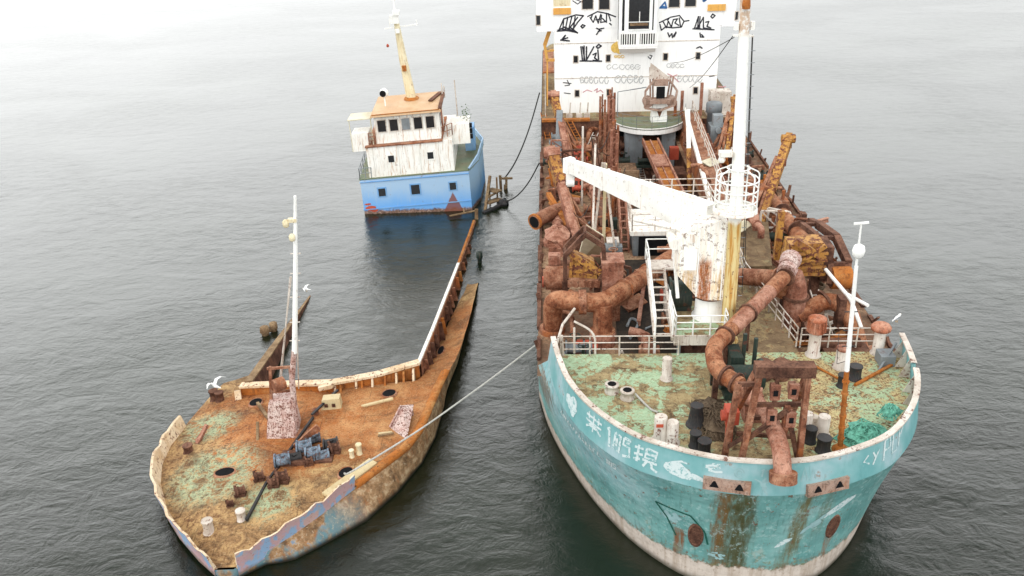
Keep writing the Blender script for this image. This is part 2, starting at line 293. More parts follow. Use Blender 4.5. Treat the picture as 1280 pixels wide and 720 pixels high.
def wreck_hull(name, seed, patchy):
    n = NT(name); X = n.xyz(); x, y, z = X[0], X[1], X[2]
    a = n.noise(0.9, 4, 0.55, loc=(seed, 0, 0), sc=(1, 1, 0.7)); b = n.noise(2.2, 9, 0.72, loc=(0, seed, 0)); f = n.noise(8, 6, 0.7); run = n.noise(2.4, 6, 0.7, sc=(1.4, 1.4, 0.2))
    if patchy:
        col = n.ramp(a, [(0.38, c(150, 180, 212)), (0.43, c(200, 164, 166)), (0.51, c(204, 168, 168)), (0.53, c(148, 176, 208)), (0.58, c(160, 184, 210)), (0.60, c(206, 172, 166))])
        col = n.mix(n.math('MULTIPLY', n.step(b, 0.52, 0.66), 0.7), col, c(188, 176, 164))
        col = n.mix(n.math('MULTIPLY', n.step(f, 0.58, 0.66), 0.7), col, c(140, 96, 76))
        low = n.math('SUBTRACT', 1.0, n.step(n.math('ADD', z, n.math('MULTIPLY', b, 0.6)), 0.55, 0.8))
        col = n.mix(n.math('MULTIPLY', low, 0.8), col, c(120, 108, 92))
    else:
        col = n.ramp(b, [(0.36, c(104, 80, 58)), (0.5, c(164, 128, 92)), (0.62, c(208, 180, 144))])
        col = n.mix(n.math('MULTIPLY', n.step(run, 0.52, 0.66), 0.7), col, c(168, 108, 66))
        near = n.math('SUBTRACT', 1.0, n.step(n.math('ADD', y, n.math('MULTIPLY', b, 2.0)), 2.6, 4.6))
        tm = n.math('MULTIPLY', n.math('MULTIPLY', near, n.step(a, 0.44, 0.54)), 0.85)
        col = n.mix(tm, col, c(98, 146, 158)); col = n.mix(n.math('MULTIPLY', n.math('MULTIPLY', near, n.step(b, 0.55, 0.62)), 0.7), col, c(70, 130, 172))
        col = n.mix(n.math('MULTIPLY', n.step(f, 0.56, 0.66), 0.6), col, c(206, 188, 160))
    col = n.mix(n.math('SUBTRACT', 1.0, n.step(z, 0.02, 0.3)), col, c(44, 40, 32))
    return n.done(col, 0.8, b, 0.5, 0.04, spec=0.2)
M['wreck_hull'] = wreck_hull('rusted_wreck_hull', 3.0, False)
M['wreck_bulwark'] = wreck_hull('patched_bulwark_paint', 7.0, True)
def stern_blue():
    n = NT('blue_poop_paint'); X = n.xyz(); z = X[2]
    a = n.noise(0.6, 5, 0.6); b = n.noise(2.2, 9, 0.72); f = n.noise(8, 6, 0.7); run = n.noise(3.0, 6, 0.7, sc=(1.4, 1.4, 0.15))
    col = n.mix(n.step(n.math('ADD', z, a), 0.9, 2.6), c(112, 172, 232, .9), c(164, 194, 222, .9))
    col = n.mix(n.math('MULTIPLY', n.step(run, 0.54, 0.72), 0.5), col, c(190, 204, 214))
    col = n.mix(n.math('MULTIPLY', n.step(b, 0.62, 0.68), 0.85), col, c(150, 104, 84))
    low = n.math('SUBTRACT', 1.0, n.step(n.math('ADD', z, n.math('MULTIPLY', b, 0.8)), 0.55, 0.8))
    col = n.mix(low, col, n.ramp(f, [(0.4, c(96, 76, 66)), (0.55, c(150, 116, 100)), (0.65, c(186, 170, 160))]))
    X0 = X[0]
    dx = n.math('ABSOLUTE', n.math('SUBTRACT', X0, 6.75)); tri = n.math('ADD', n.math('MULTIPLY', dx, 1.9), n.math('MULTIPLY', b, 0.5))
    m = n.math('SUBTRACT', 1.0, n.step(n.math('ADD', tri, z), 1.65, 1.8))
    col = n.mix(n.math('MULTIPLY', m, 0.9), col, c(140, 84, 66))
    return n.done(col, 0.6, b, 0.25, 0.03)
M['stern_blue'] = stern_blue()
def water_mat():
    n = NT('river_water')
    g = n.new('ShaderNodeNewGeometry').outputs['Position']
    def wv(scale, sc, d, rough, dist=0.0, loc=(0, 0, 0)):
        return n.noise(scale, d, rough, sc=sc, dist=dist, loc=loc, vec=g)
    swell = wv(0.24, (0.9, 1.5, 1), 3, 0.5, 0.6); chop = wv(0.9, (0.9, 1.35, 1), 6, 0.66, 0.9, (7, 2, 0)); rip = wv(3.2, (0.9, 1.35, 1), 6, 0.68, 0.6, (1, 9, 0))
    calm = n.step(wv(0.045, (1, 1.8, 1), 3, 0.5, 0.5, (3, 5, 0)), 0.35, 0.7)
    h = n.math('ADD', n.math('MULTIPLY', swell, 0.55), n.math('MULTIPLY', n.math('MULTIPLY', chop, 0.42), n.math('ADD', 0.45, n.math('MULTIPLY', calm, 0.75))))
    h = n.math('ADD', h, n.math('MULTIPLY', n.math('MULTIPLY', rip, 0.09), n.math('ADD', 0.5, calm)))
    murk = n.mix(n.step(wv(0.06, (1, 1, 1), 3, 0.5), 0.35, 0.7), c(17, 23, 12, 1), c(25, 32, 19, 1))
    m = n.done(murk, 0.035, h, WATER_BUMP, 1.0, spec=0.5)
    n.b.inputs['IOR'].default_value = 1.5
    return m

M['water'] = water_mat()

# ------------------------------------------------------------------ mesh helpers
class MB:
    def __init__(s): s.v, s.f, s.sm = [], [], []
    def add(s, vs, fs, smooth=False):
        k = len(s.v); s.v += [tuple(p) for p in vs]
        for f in fs: s.f.append([i + k for i in f]); s.sm.append(smooth)
        return s
    def quad(s, *p): return s.add(p, [list(range(len(p)))])
    def hexa(s, p):  # 8 points: bottom ring then top ring
        return s.add(p, [[3, 2, 1, 0], [4, 5, 6, 7], [0, 1, 5, 4], [1, 2, 6, 5], [2, 3, 7, 6], [3, 0, 4, 7]])
    def box(s, x0, x1, y0, y1, z0, z1):
        return s.hexa([(x0, y0, z0), (x1, y0, z0), (x1, y1, z0), (x0, y1, z0), (x0, y0, z1), (x1, y0, z1), (x1, y1, z1), (x0, y1, z1)])
    def bar(s, p0, p1, w, h=None, w1=None, h1=None, upv=(0, 0, 1)):
        p0, p1 = Vector(p0), Vector(p1); h = h or w; w1 = w1 or w; h1 = h1 or h
        d = (p1 - p0).normalized(); u = Vector(upv)
        if abs(d.dot(u)) > 0.97: u = Vector((0, 1, 0))
        r = d.cross(u).normalized(); u = r.cross(d)
        a = [p0 + r * x * w / 2 + u * y * h / 2 for x, y in ((-1, -1), (1, -1), (1, 1), (-1, 1))]
        b = [p1 + r * x * w1 / 2 + u * y * h1 / 2 for x, y in ((-1, -1), (1, -1), (1, 1), (-1, 1))]
        return s.hexa(a + b)
    def tube(s, pts, r, n=10, cap=True):
        pts = [Vector(p) for p in pts]; m = len(pts); rs = r if isinstance(r, (list, tuple)) else [r] * m
        t0 = (pts[1] - pts[0]).normalized(); u = Vector((0, 0, 1)) if abs(t0.z) < 0.9 else Vector((1, 0, 0))
        u = (u - t0 * u.dot(t0)).normalized(); vs = []
        for i, p in enumerate(pts):
            if i == 0: t = t0
            elif i == m - 1: t = (pts[i] - pts[i - 1]).normalized()
            else: t = ((pts[i] - pts[i - 1]).normalized() + (pts[i + 1] - pts[i]).normalized()).normalized()
            u = (u - t * u.dot(t)).normalized(); w = t.cross(u)
            for k in range(n):
                a = 2 * math.pi * k / n; vs.append(p + (u * math.cos(a) + w * math.sin(a)) * rs[i])
        fs = [[i * n + k, i * n + (k + 1) % n, (i + 1) * n + (k + 1) % n, (i + 1) * n + k] for i in range(m - 1) for k in range(n)]
        s.add(vs, fs, n > 5)
        if cap:
            s.add(vs[:n], [list(range(n))[::-1]]); s.add(vs[-n:], [list(range(n))])
        return s
    def cyl(s, p0, p1, r, r1=None, n=14): return s.tube([p0, p1], [r, r if r1 is None else r1], n)
    def lathe(s, x, y, z, prof, n=18):
        vs = []
        for (r, h) in prof:
            for k in range(n):
                a = 2 * math.pi * k / n; vs.append((x + r * math.cos(a), y + r * math.sin(a), z + h))
        m = len(prof)
        s.add(vs, [[i * n + k, i * n + (k + 1) % n, (i + 1) * n + (k + 1) % n, (i + 1) * n + k] for i in range(m - 1) for k in range(n)], True)
        s.add(vs[:n], [list(range(n))[::-1]]); s.add(vs[-n:], [list(range(n))]); return s
    def prism(s, poly, axis, a, b):  # polygon in the two other axes, extruded along axis
        def P(u, v, w): return {'x': (w, u, v), 'y': (u, w, v), 'z': (u, v, w)}[axis]
        n = len(poly); vs = [P(u, v, a) for u, v in poly] + [P(u, v, b) for u, v in poly]
        return s.add(vs, [list(range(n))[::-1], list(range(n, 2 * n))] + [[i, (i + 1) % n, (i + 1) % n + n, i + n] for i in range(n)])
    def blob(s, ctr, rad, seed=0, n=9, rough=0.25, squash=True):
        rnd = random.Random(seed); ph = [rnd.uniform(0, 6) for _ in range(6)]; vs = []; m = n * 2
        for i in range(n + 1):
            th = math.pi * i / n
            for k in range(m):
                a = 2 * math.pi * k / m
                f = 1 + rough * (math.sin(3 * a + ph[0]) * math.sin(2 * th + ph[1]) + 0.6 * math.sin(5 * a + ph[2] + 2 * th) * math.sin(th) + 0.5 * math.sin(7 * th + ph[3]) * math.sin(th)) + rnd.uniform(-.4, .4) * rough * math.sin(th)
                vs.append((ctr[0] + rad[0] * f * math.sin(th) * math.cos(a), ctr[1] + rad[1] * f * math.sin(th) * math.sin(a), ctr[2] + rad[2] * f * math.cos(th)))
        return s.add(vs, [[i * m + k, (i + 1) * m + k, (i + 1) * m + (k + 1) % m, i * m + (k + 1) % m] for i in range(n) for k in range(m)], False)
    def grid(s, rows, smooth=True, flip=False):
        m = len(rows); n = len(rows[0]); vs = [p for r in rows for p in r]
        fs = [[i * n + k, i * n + k + 1, (i + 1) * n + k + 1, (i + 1) * n + k] for i in range(m - 1) for k in range(n - 1)]
        if flip: fs = [f[::-1] for f in fs]
        return s.add(vs, fs, smooth)
    def build(s, name, mat, parent=None, label=None, off=(0, 0, 0), **props):
        me = bpy.data.meshes.new(name)
        me.from_pydata([(x - off[0], y - off[1], z - off[2]) for x, y, z in s.v], [], s.f)
        me.polygons.foreach_set('use_smooth', s.sm)
        me.materials.append(M[mat] if isinstance(mat, str) else mat); me.update()
        o = bpy.data.objects.new(name, me); C.objects.link(o)
        if parent: o.parent = parent
        if label: o['label'] = label
        for k, v in props.items(): o[k] = v
        return o

def thing(name, label, cat, loc=(0, 0, 0), rz=0.0, group=None):
    o = bpy.data.objects.new(name, None); C.objects.link(o); o.location = loc; o.rotation_euler = (0, 0, rz)
    o.empty_display_size = 0.3; o['label'] = label; o['category'] = cat
    if group: o['group'] = group
    return o
def copy_part(src, parent, loc, rz=0.0, label=None):
    o = src.copy(); C.objects.link(o); o.parent = parent; o.location = loc; o.rotation_euler = (0, 0, rz)
    if label: o['label'] = label
    for ch in src.children:
        d = ch.copy(); C.objects.link(d); d.parent = o
    return o
def lerp(a, b, t): return a + (b - a) * t
def bez(pts, n=6):
    # smooth path through points (Catmull-Rom)
    P = [Vector(p) for p in pts]; P = [P[0] * 2 - P[1]] + P + [P[-1] * 2 - P[-2]]; out = []
    for i in range(1, len(P) - 2):
        for k in range(n):
            t = k / n; a, b, d, e = P[i - 1], P[i], P[i + 1], P[i + 2]
            out.append(0.5 * ((2 * b) + (d - a) * t + (2 * a - 5 * b + 4 * d - e) * t * t + (3 * b - a - 3 * d + e) * t ** 3))
    out.append(P[-2]); return out
def bend(pts, r=0.6, n=5):
    # polyline with rounded corners, like pipe elbows
    P = [Vector(p) for p in pts]; out = [P[0]]
    for i in range(1, len(P) - 1):
        a = (P[i - 1] - P[i]); b = (P[i + 1] - P[i]); k = min(r, a.length * .48, b.length * .48)
        p0 = P[i] + a.normalized() * k; p1 = P[i] + b.normalized() * k
        for j in range(n + 1):
            t = j / n; out.append(p0 * (1 - t) ** 2 + P[i] * 2 * t * (1 - t) + p1 * t * t)
    out.append(P[-1]); return out
def rail(mb, pts, h=1.0, bars=3, gap=1.4, r=0.028, post=None):
    P = [Vector(p) for p in pts]
    for a, b in zip(P, P[1:]):
        for k in range(1, bars + 1):
            z = Vector((0, 0, h * k / bars)); mb.tube([a + z, b + z], r, 6)
        n = max(1, round((b - a).length / gap))
        for k in range(n + 1):
            q = a.lerp(b, k / n); mb.tube([q, q + Vector((0, 0, h))], post or r * 1.25, 6)
    return mb
def flange(mb, p, d, r, w=0.09, n=16):
    p = Vector(p); d = Vector(d).normalized(); return mb.cyl(p - d * w / 2, p + d * w / 2, r, n=n)

# ------------------------------------------------------------------ the dredger (its own axes: x to starboard-in-picture right, y aft from the stem, z up)
ship = thing('dredger', 'large rusty dredger with teal bow, white graffitied wheelhouse and rust-brown pipes on deck', 'ship', (8.55, 24.0, 0), R(-2.9))
TOP = [(0, .0), (.8, .06), (1.6, .2), (3.0, .72), (4.56, 1.67), (5.9, 3.35), (6.75, 5.2), (7.15, 7.0), (7.38, 8.7)]
KNK = [(0, -.14), (.82, -.08), (1.66, .06), (3.1, .6), (4.68, 1.56), (6.04, 3.26), (6.9, 5.15), (7.32, 7.0), (7.55, 8.9)]
MID = [(0, -.02), (.8, .08), (1.6, .24), (2.98, .8), (4.6, 1.9), (6.05, 3.75), (7.05, 6.0), (7.65, 8.0), (8.0, 9.8)]
WLN = [(0, .38), (.8, .45), (1.6, .68), (2.75, 1.25), (4.35, 3.0), (5.75, 5.5), (6.9, 8.4), (7.6, 10.8), (8.05, 13.3)]
SUB = [(0, 1.1), (.7, 1.15), (1.4, 1.4), (2.4, 2.0), (3.9, 3.9), (5.2, 6.4), (6.3, 9.4), (7.1, 12.0), (7.7, 15.0)]
def tab(T, u):
    u = max(0.0, min(1.0, u)) * (len(T) - 1); i = min(int(u), len(T) - 2); t = u - i
    def g(k): 
        if k < 0: return (-T[-k][0], T[-k][1])
        if k >= len(T): return (2 * T[-1][0] - T[-2][0], 2 * T[-1][1] - T[-2][1])
        return T[k]
    a, b, d, e = g(i - 1), g(i), g(i + 1), g(i + 2)
    return tuple(0.5 * (2 * b[j] + (d[j] - a[j]) * t + (2 * a[j] - 5 * b[j] + 4 * d[j] - e[j]) * t * t + (3 * b[j] - a[j] - 3 * d[j] + e[j]) * t ** 3) for j in (0, 1))
LEV = [(-2.2, SUB), (0.0, WLN), (4.0, MID), (4.8, KNK), (6.05, TOP)]
def hullpt(u, z):  # u from -1 (port end) through the stem 0 to 1
    sg = -1 if u < 0 else 1; u = abs(u)
    for (z0, A), (z1, B) in zip(LEV, LEV[1:]):
        if z <= z1 or B is TOP:
            t = (z - z0) / (z1 - z0); a, b = tab(A, u), tab(B, u)
            bulge = 0.16 * math.sin(math.pi * t) * (1 if A is WLN else 0) * (1 - u * 0.7)
            return Vector((sg * lerp(a[0], b[0], t), lerp(a[1], b[1], t) + bulge, z))
def hullnorm(u, z):
    a = hullpt(u + .01, z) - hullpt(u - .01, z); b = hullpt(u, z + .05) - hullpt(u, z - .05)
    n = a.cross(b).normalized()
    return n if n.y < 0 or n.x * u > 0 else -n
US = [k / 40 for k in range(-40, 41)]
L_END, Y_POOP = 80.0, 44.6
def side(sg, z):  # parallel body and stern points at a level
    w = 8.05 if z > -1 else 7.7; ys = [16.0, 24, 32, 40, 44, 52, 60, 68]; tail = [(8.05, 72), (7.3, 75), (5.6, 77.6), (3.0, 79.3), (0, 80)]
    return [(sg * w, y, z) for y in ys] + [(sg * x * w / 8.05, y - (1.5 if z < 1 else 0), z) for x, y in tail]
zl = [-2.2, -1.0, 0.0, 0.5, 1.0, 1.8, 2.6, 3.4, 4.0]
mb = MB()
rows = []
for z in zl:
    row = side(-1, z)[::-1] + [tuple(hullpt(u, z)) for u in US] + side(1, z)
    rows.append(row)
mb.grid(rows, True)
rows = [[tuple(hullpt(u, z)) for u in US] for z in (4.0, 4.3, 4.55, 4.8)]
mb.grid(rows, True)
e0, e1 = hullpt(-1, 4.8), hullpt(1, 4.8); d0, d1 = hullpt(-1, 4.0), hullpt(1, 4.0)

# raised poop sides
pr = [[(-8.05, Y_POOP, z)] + side(-1, z)[5:] + side(1, z)[5:][::-1] + [(8.05, Y_POOP, z)] for z in (4.0, 5.3)]
mb.grid(pr, False)
hull = mb.build('hull', 'hull', ship)

# bulwark with thickness, a break on the starboard shoulder, stays inside
mb = MB(); cap = MB()
def bw(u0, u1, n):
    out = []
    for k in range(n + 1):
        u = lerp(u0, u1, k / n); a, b = hullpt(u, 4.79), hullpt(u, 6.05); nn = hullnorm(u, 5.4); nn.z = 0; nn.normalize()
        out.append((a + nn * .006, b, b - nn * .1, a - nn * .1, nn, u))
    mb.grid([[q[0] for q in out], [lerp(q[0], q[1], .5) for q in out], [q[1] for q in out]], True); mb.grid([[q[1] for q in out], [q[2] for q in out], [q[3] for q in out]], True)
    for q in (out[0], out[-1]): mb.quad(q[0], q[1], q[2], q[3])
    cap.grid([[q[1] + q[4] * .05 + Vector((0, 0, .003)) for q in out], [q[1] + q[4] * .05 + Vector((0, 0, .07)) for q in out], [q[2] - q[4] * .07 + Vector((0, 0, .07)) for q in out], [q[2] - q[4] * .07 + Vector((0, 0, .003)) for q in out]], False)
    for q in out[2:-1:3]:
        p = q[3].lerp(q[2], .26); stay = MB(); t_ = q[4].cross(Vector((0, 0, 1))) * .015; tri = [p, q[2] - Vector((0, 0, .04)), p - q[4] * .45]
        stay.add([v - t_ for v in tri] + [v + t_ for v in tri], [[0, 1, 2], [5, 4, 3], [0, 3, 4, 1], [1, 4, 5, 2], [2, 5, 3, 0]]); stay.build('bulwark_stay', 'white_grey', ship)
bw(-1.0, 0.80, 90); bw(0.825, 1.0, 10)
mb.build('bulwark', 'bulwark', ship); cap.build('bulwark_cap', 'white_grey', ship)

# decks
def outline(inset, lvl=5.1, n=60):
    out = []
    for k in range(n + 1):
        u = lerp(-1, 1, k / n); p = hullpt(u, lvl); nn = hullnorm(u, lvl); nn.z = 0; nn.normalize(); q = p - nn * inset; out.append((q.x, q.y))
    return out
fo = outline(.05)
mb = MB(); f2 = [(x, min(y, 8.9)) for x, y in fo]
mb.prism([(-7.4, 8.9)] + f2[1:-1] + [(7.4, 8.9)], 'z', 4.95, 5.1)
mb.build('foredeck', 'foredeck', ship)
mb = MB(); mb.box(0.3, 3.2, 8.9, 16.0, 4.95, 5.1); mb.build('mast_deck', 'poopdeck', ship)
mb = MB(); mb.box(-7.5, 7.5, 8.82, 8.9, 4.0, 4.95); mb.box(.3, 3.2, 15.9, 16.0, 4.0, 4.95)
mb.build('foredeck_bulkhead', 'rust_dark', ship)
mb = MB()
for (x0, x1, y0, y1) in ((-8.03, -2.75, 8.9, Y_POOP), (2.4, 8.03, 8.9, Y_POOP), (-2.75, 2.4, 8.9, 21.5)):
    n = 12; mb.quad((x0, y0, 4.0), (x1, y0, 4.0), (x1, y1, 4.0), (x0, y1, 4.0))
mb.build('main_deck', 'maindeck', ship)
mb = MB(); mb.quad((-4.3, 10.0, 4.006), (1.0, 10.0, 4.006), (2.2, 21, 4.006), (-4.2, 21, 4.006)); mb.build('well_floor', 'floor_dark', ship)
mb = MB()  # hopper pit
mb.quad((-2.75, 21.5, 1.6), (2.4, 21.5, 1.6), (2.4, 44.5, 1.6), (-2.75, 44.5, 1.6))
for a, b in (((-2.75, 21.5), (2.4, 21.5)), ((2.4, 21.5), (2.4, 44.5)), ((2.4, 44.5), (-2.75, 44.5)), ((-2.75, 44.5), (-2.75, 21.5))):
    mb.quad((*a, 1.6), (*b, 1.6), (*b, 4.0), (*a, 4.0))
mb.build('hopper', 'rust_dark', ship)
mb = MB()
po = [(x, y) for x, y, z in side(1, 5)[5:]]; mb.prism([(-8.0, Y_POOP), (8.0, Y_POOP)] + [(x * .995, y - .03) for x, y in po] + [(-x * .995, y - .03) for x, y in po[::-1][1:]], 'z', 5.15, 5.31)
mb.build('poop_deck', 'poopdeck', ship)
for x0, x1 in ((-8.02, -2.3), (3.2, 8.02)): mb = MB(); mb.box(x0, x1, Y_POOP - .08, Y_POOP, 4.0, 5.3); mb.build('poop_bulkhead', 'rust_dark', ship)
mb = MB(); mb.box(-2.3, 3.2, Y_POOP - .02, Y_POOP + .06, 1.6, 5.2); mb.build('poop_opening', 'void', ship)
mb = MB(); mb.box(-8.0, -4.2, Y_POOP - .2, Y_POOP + .25, 5.31, 5.5); mb.build('poop_edge_beam', 'rust_orange', ship)
rnd = random.Random(3)
for sg in (-1, 1):
    mb = MB(); y = 10.2
    while y < Y_POOP - 2:
        L = rnd.uniform(1.2, 4.5); h = rnd.uniform(.05, .26); w1, w2 = sorted((7.9, 8.03 + rnd.uniform(0, .1))); mb.box(min(sg * w1, sg * w2), max(sg * w1, sg * w2), y, min(y + L, Y_POOP - .1), 4.004, 4.0 + h); y += L + rnd.choice((.02, .1, .9))
    y = 11.0
    while y < Y_POOP - 2: mb.bar((sg * 7.95, y, 4.0), (sg * (7.9 + rnd.uniform(-.1, .3)), y + rnd.uniform(-.4, .6), 4.3 + rnd.uniform(0, .4)), rnd.uniform(.08, .3), .08); y += rnd.uniform(1.3, 4)
    mb.build('gunwale', 'rust_dark', ship)
# low clutter plates on the side decks give the silted deck relief
rnd = random.Random(3)

# painted marks on the bow: strokes follow the plating
def hull_ribbon(mb, path, w, off=.012):
    # path in (u, z); w in metres
    pts = []
    for (a, b) in zip(path, path[1:]):
        n = max(1, int(abs(a[0] - b[0]) * 9 / .12)); 
        for k in range(n): pts.append((lerp(a[0], b[0], k / n), lerp(a[1], b[1], k / n)))
    pts.append(path[-1]); P = [hullpt(u, z) + hullnorm(u, z) * off for u, z in pts]; L = []; Rr = []
    for i, p in enumerate(P):
        t = (P[min(i + 1, len(P) - 1)] - P[max(i - 1, 0)]).normalized(); sd = t.cross(hullnorm(*pts[i])).normalized() * w / 2
        L.append(p - sd); Rr.append(p + sd)
    mb.grid([L, Rr], False)
def glyph(mb, u, z, strokes, su=.034, sz=.7, w=.11, off=.012):
    for st in strokes: hull_ribbon(mb, [(u + x * su, z + y * sz) for x, y in st], w, off)
def patch(mb, u, z, ru, rz, seed, off=.012, tilt=0.0, rough=.3):
    rd = random.Random(seed); n = 22; k1, k2 = rd.uniform(0, 6), rd.uniform(0, 6); ring = []
    for k in range(n):
        a = 2 * math.pi * k / n; f = 1 + rough * (math.sin(2 * a + k1) * .6 + math.sin(3 * a + k2) * .5 + rd.uniform(-.4, .4)); ring.append((ru * f * math.cos(a), rz * f * math.sin(a)))
    rows = []
    for q in (0.0, .4, .75, 1.0): 
        row = []
        for x, y in ring + ring[:1]: uu, zz = u + x * q, z + y * q + tilt * x * q; row.append(hullpt(uu, zz) + hullnorm(uu, zz) * off)
        rows.append(row)
    mb.grid(rows, False)
def mark(mat, name='graffiti'):
    def go(*fs):
        mb = MB()
        for f in fs: f(mb)
        return mb.build(name, mat, ship)
    return go
G = [[(0, 1), (1, .9)], [(.5, 1.1), (.45, 0)], [(.05, .55), (.95, .5)], [(.1, .1), (.9, 0)], [(.15, .8), (.2, .3)], [(.85, .75), (.75, .25)]]
def boxglyph(u, z, extra, su=.05, sz=.62, w=.10):
    return lambda mb: glyph(mb, u, z, extra, su, sz, w)
mark('ink_white')(lambda m: patch(m, -.715, 5.45, .028, .34, 1), lambda m: patch(m, -.70, 5.2, .016, .22, 2))
mark('ink_white')(boxglyph(-.640, 5.22, [[(0, .8), (1, .8)], [(.5, 1.1), (.5, -.1)], [(0, .45), (1, .45)], [(.05, 0), (.45, .42)], [(.55, .42), (1, 0)], [(.15, 1.05), (.2, .6)], [(.8, 1.05), (.8, .6)], [(.2, .2), (.8, .22)]], .055, .62, .09))
mark('ink_white')(boxglyph(-.562, 5.08, [[(0, 1.05), (.1, 0)], [(-.1, .9), (.05, 1.05)], [(.35, 1), (.3, .1), (.6, .02), (.62, .95), (.35, 1)], [(.45, .75), (.45, .3)], [(.8, 1.0), (1.15, .98)], [(.8, 1.0), (.78, .6), (1.1, .58), (1.15, .1), (.8, -.02)], [(.92, .8), (1.1, .8)]], .055, .72, .11))
mark('ink_white')(boxglyph(-.488, 5.06, [[(0, .9), (.4, .95)], [(.2, 1.1), (.15, .1)], [(0, .5), (.4, .6)], [(.55, 1.05), (.5, .5), (.95, .5), (1, 1), (.55, 1.05)], [(.55, .75), (.95, .76)], [(.4, .35), (1.05, .3)], [(.6, .3), (.45, -.05)], [(.8, .3), (.85, 0), (1.1, -.15)], [(0, .2), (.3, .3)]], .058, .68, .1))
mark('ink_white')(lambda m: patch(m, -.372, 5.3, .034, .3, 3, .012, -2.5, .18), lambda m: patch(m, -.335, 5.22, .03, .14, 4, .0135, -3, .3), lambda m: glyph(m, -.39, 5.55, [[(0, 0), (.6, .25), (1, .2)]], .04, .5, .08))
mark('ink_white')(boxglyph(-.302, 5.58, [[(0, .5), (.5, .75), (1, .5), (.3, .2), (.0, .4)], [(.2, 0), (.7, -.1), (1.2, .05)], [(.4, .9), (1.0, .95)]], .045, .28, .08))
mark('ink_faint')(boxglyph(-.195, 5.45, [[(.5 + .5 * math.cos(t * .6), .5 + .5 * math.sin(t * .6)) for t in range(10)], [(.5 + .25 * math.cos(t * .8), .5 + .25 * math.sin(t * .8)) for t in range(8)]], .055, .36, .045))
mark('ink_faint')(lambda m: patch(m, -.035, 5.25, .02, .18, 6, .012, 0, .5), lambda m: glyph(m, -.085, 5.3, [[(0, .35), (1, 0), (2.1, .25)], [(1, 0), (1.6, -1.2)], [(.6, .2), (1.1, -.3)], [(.7, 1.2), (1.1, 1.3)], [(.95, 1.3), (.8, .6)], [(1.2, 1.1), (1.5, 1.3)]], .045, .4, .06))
mark('ink_faint')(boxglyph(.16, 5.3, [[(0, 0), (.4, 1.1), (.8, 0)], [(.2, .4), (.7, .4)], [(1.1, 0), (1.3, 1), (1.6, .1)]], .05, .5, .05))
mark('ink_white')(boxglyph(.400, 5.28, [[(.5, .8), (0, .4), (.6, .1)], [(1.0, .9), (1.3, .4)], [(1.7, 1.0), (1.3, .4), (1.0, -.1)]], .03, .5, .07), boxglyph(.465, 5.2, [[(0, 0), (.1, 1.1), (.6, 1.15), (.6, .6), (.1, .55)], [(.9, 1.2), (.8, .1), (1.3, .15)], [(1.6, 1.25), (1.5, .2)], [(1.6, .7), (2.1, 1.2)]], .04, .7, .09))
# small lettering below the knuckle, worn nearly away, with a number after it
rl = random.Random(8); S_ = []
for k in range(13):
    x = k * 1.25; S_.append([(x, 0), (x + .05, 1)]); S_ += [[[(x + .05, 1), (x + .6, .95)]], [[(x, .5), (x + .6, .5), (x + .62, 0)]], [[(x + .6, 0), (x + .62, 1)]], [[(x, 0), (x + .65, .02)]]][rl.randrange(4)]
mark('ink_white', 'painted_lettering')(lambda m: glyph(m, -.752, 4.12, [[(x, y - .016 * x) for x, y in s] for s in S_], .0108, .27, .07))
mark('ink_white', 'painted_lettering')(boxglyph(-.563, 3.98, [[(0, .8), (.15, 1), (.15, 0)], [(.5, .95), (.45, .05), (.8, 0), (.85, .9), (.5, .95)], [(1.5, 1), (1.1, 1), (1.1, .55), (1.45, .5), (1.4, .05), (1.05, 0)]], .019, .34, .08))
mark('ink_faint')(lambda m: patch(m, -.395, 2.75, .018, .22, 9, .012, 0, .5), lambda m: patch(m, -.375, 2.9, .012, .14, 10, .012, 0, .5))
mark('ink_white')(lambda m: patch(m, .135, 2.25, .045, .13, 11, .012, 4.0, .22), lambda m: patch(m, .36, 3.55, .05, .2, 12, .012, 6.5, .15))
mark('ink_faint')(lambda m: patch(m, .27, 2.9, .03, .2, 13, .012, 5, .5), lambda m: patch(m, .3, 3.2, .02, .1, 14, .014, 5, .5))
mark('ink_faint')(*[(lambda m, k=k: patch(m, -.235 + rl.uniform(-.07, .05), 1.45 + rl.uniform(-.15, .15), .012, .05, 20 + k, .012, 0, .5)) for k in range(9)])

# ------------------------------------------------------------------ dredger: forecastle
mb = MB(); rail(mb, [(-7.0, 8.8, 5.1), (-1.95, 8.75, 5.1)], .95, 3, 1.25); mb.build('railing', 'white_grey', ship)
mb = MB(); rail(mb, [(3.35, 9.3, 5.1), (6.9, 9.25, 5.1)], .95, 3, 1.2); mb.build('railing', 'white_grey', ship)
mb = MB(); rail(mb, [(3.2, 9.35, 5.1), (2.75, 12.6, 5.1), (2.3, 16, 5.1), (1.9, 19.5, 6.3), (1.6, 24, 6.5)], .95, 3, .9); mb.build('railing', 'white_grey', ship)
mb = MB()
mb.tube([(-7.25, 8.4, 5.6), (-6.9, 9.4, 6.3), (-6.35, 10.3, 6.6)], .06, 8); mb.tube([(-6.4, 9.0, 5.1), (-6.4, 9.1, 6.3)], .05, 8)
mb.tube(bend([(-5.5, 8.9, 5.1), (-5.5, 8.95, 6.15), (-6.4, 9.4, 6.45)], .5), .05, 8); mb.tube([(-6.9, 8.8, 5.1), (-6.95, 8.8, 6.1)], .06, 8)
mb.build('gangway_hoop', 'white_grey', ship)
mb = MB(); mb.bar((-4.75, 9.6, 4.0), (-4.3, 9.5, 4.9), .07); mb.bar((-3.9, 9.6, 4.0), (-4.3, 9.5, 4.9), .07); mb.build('pipe_trestle', 'white_grey', ship)

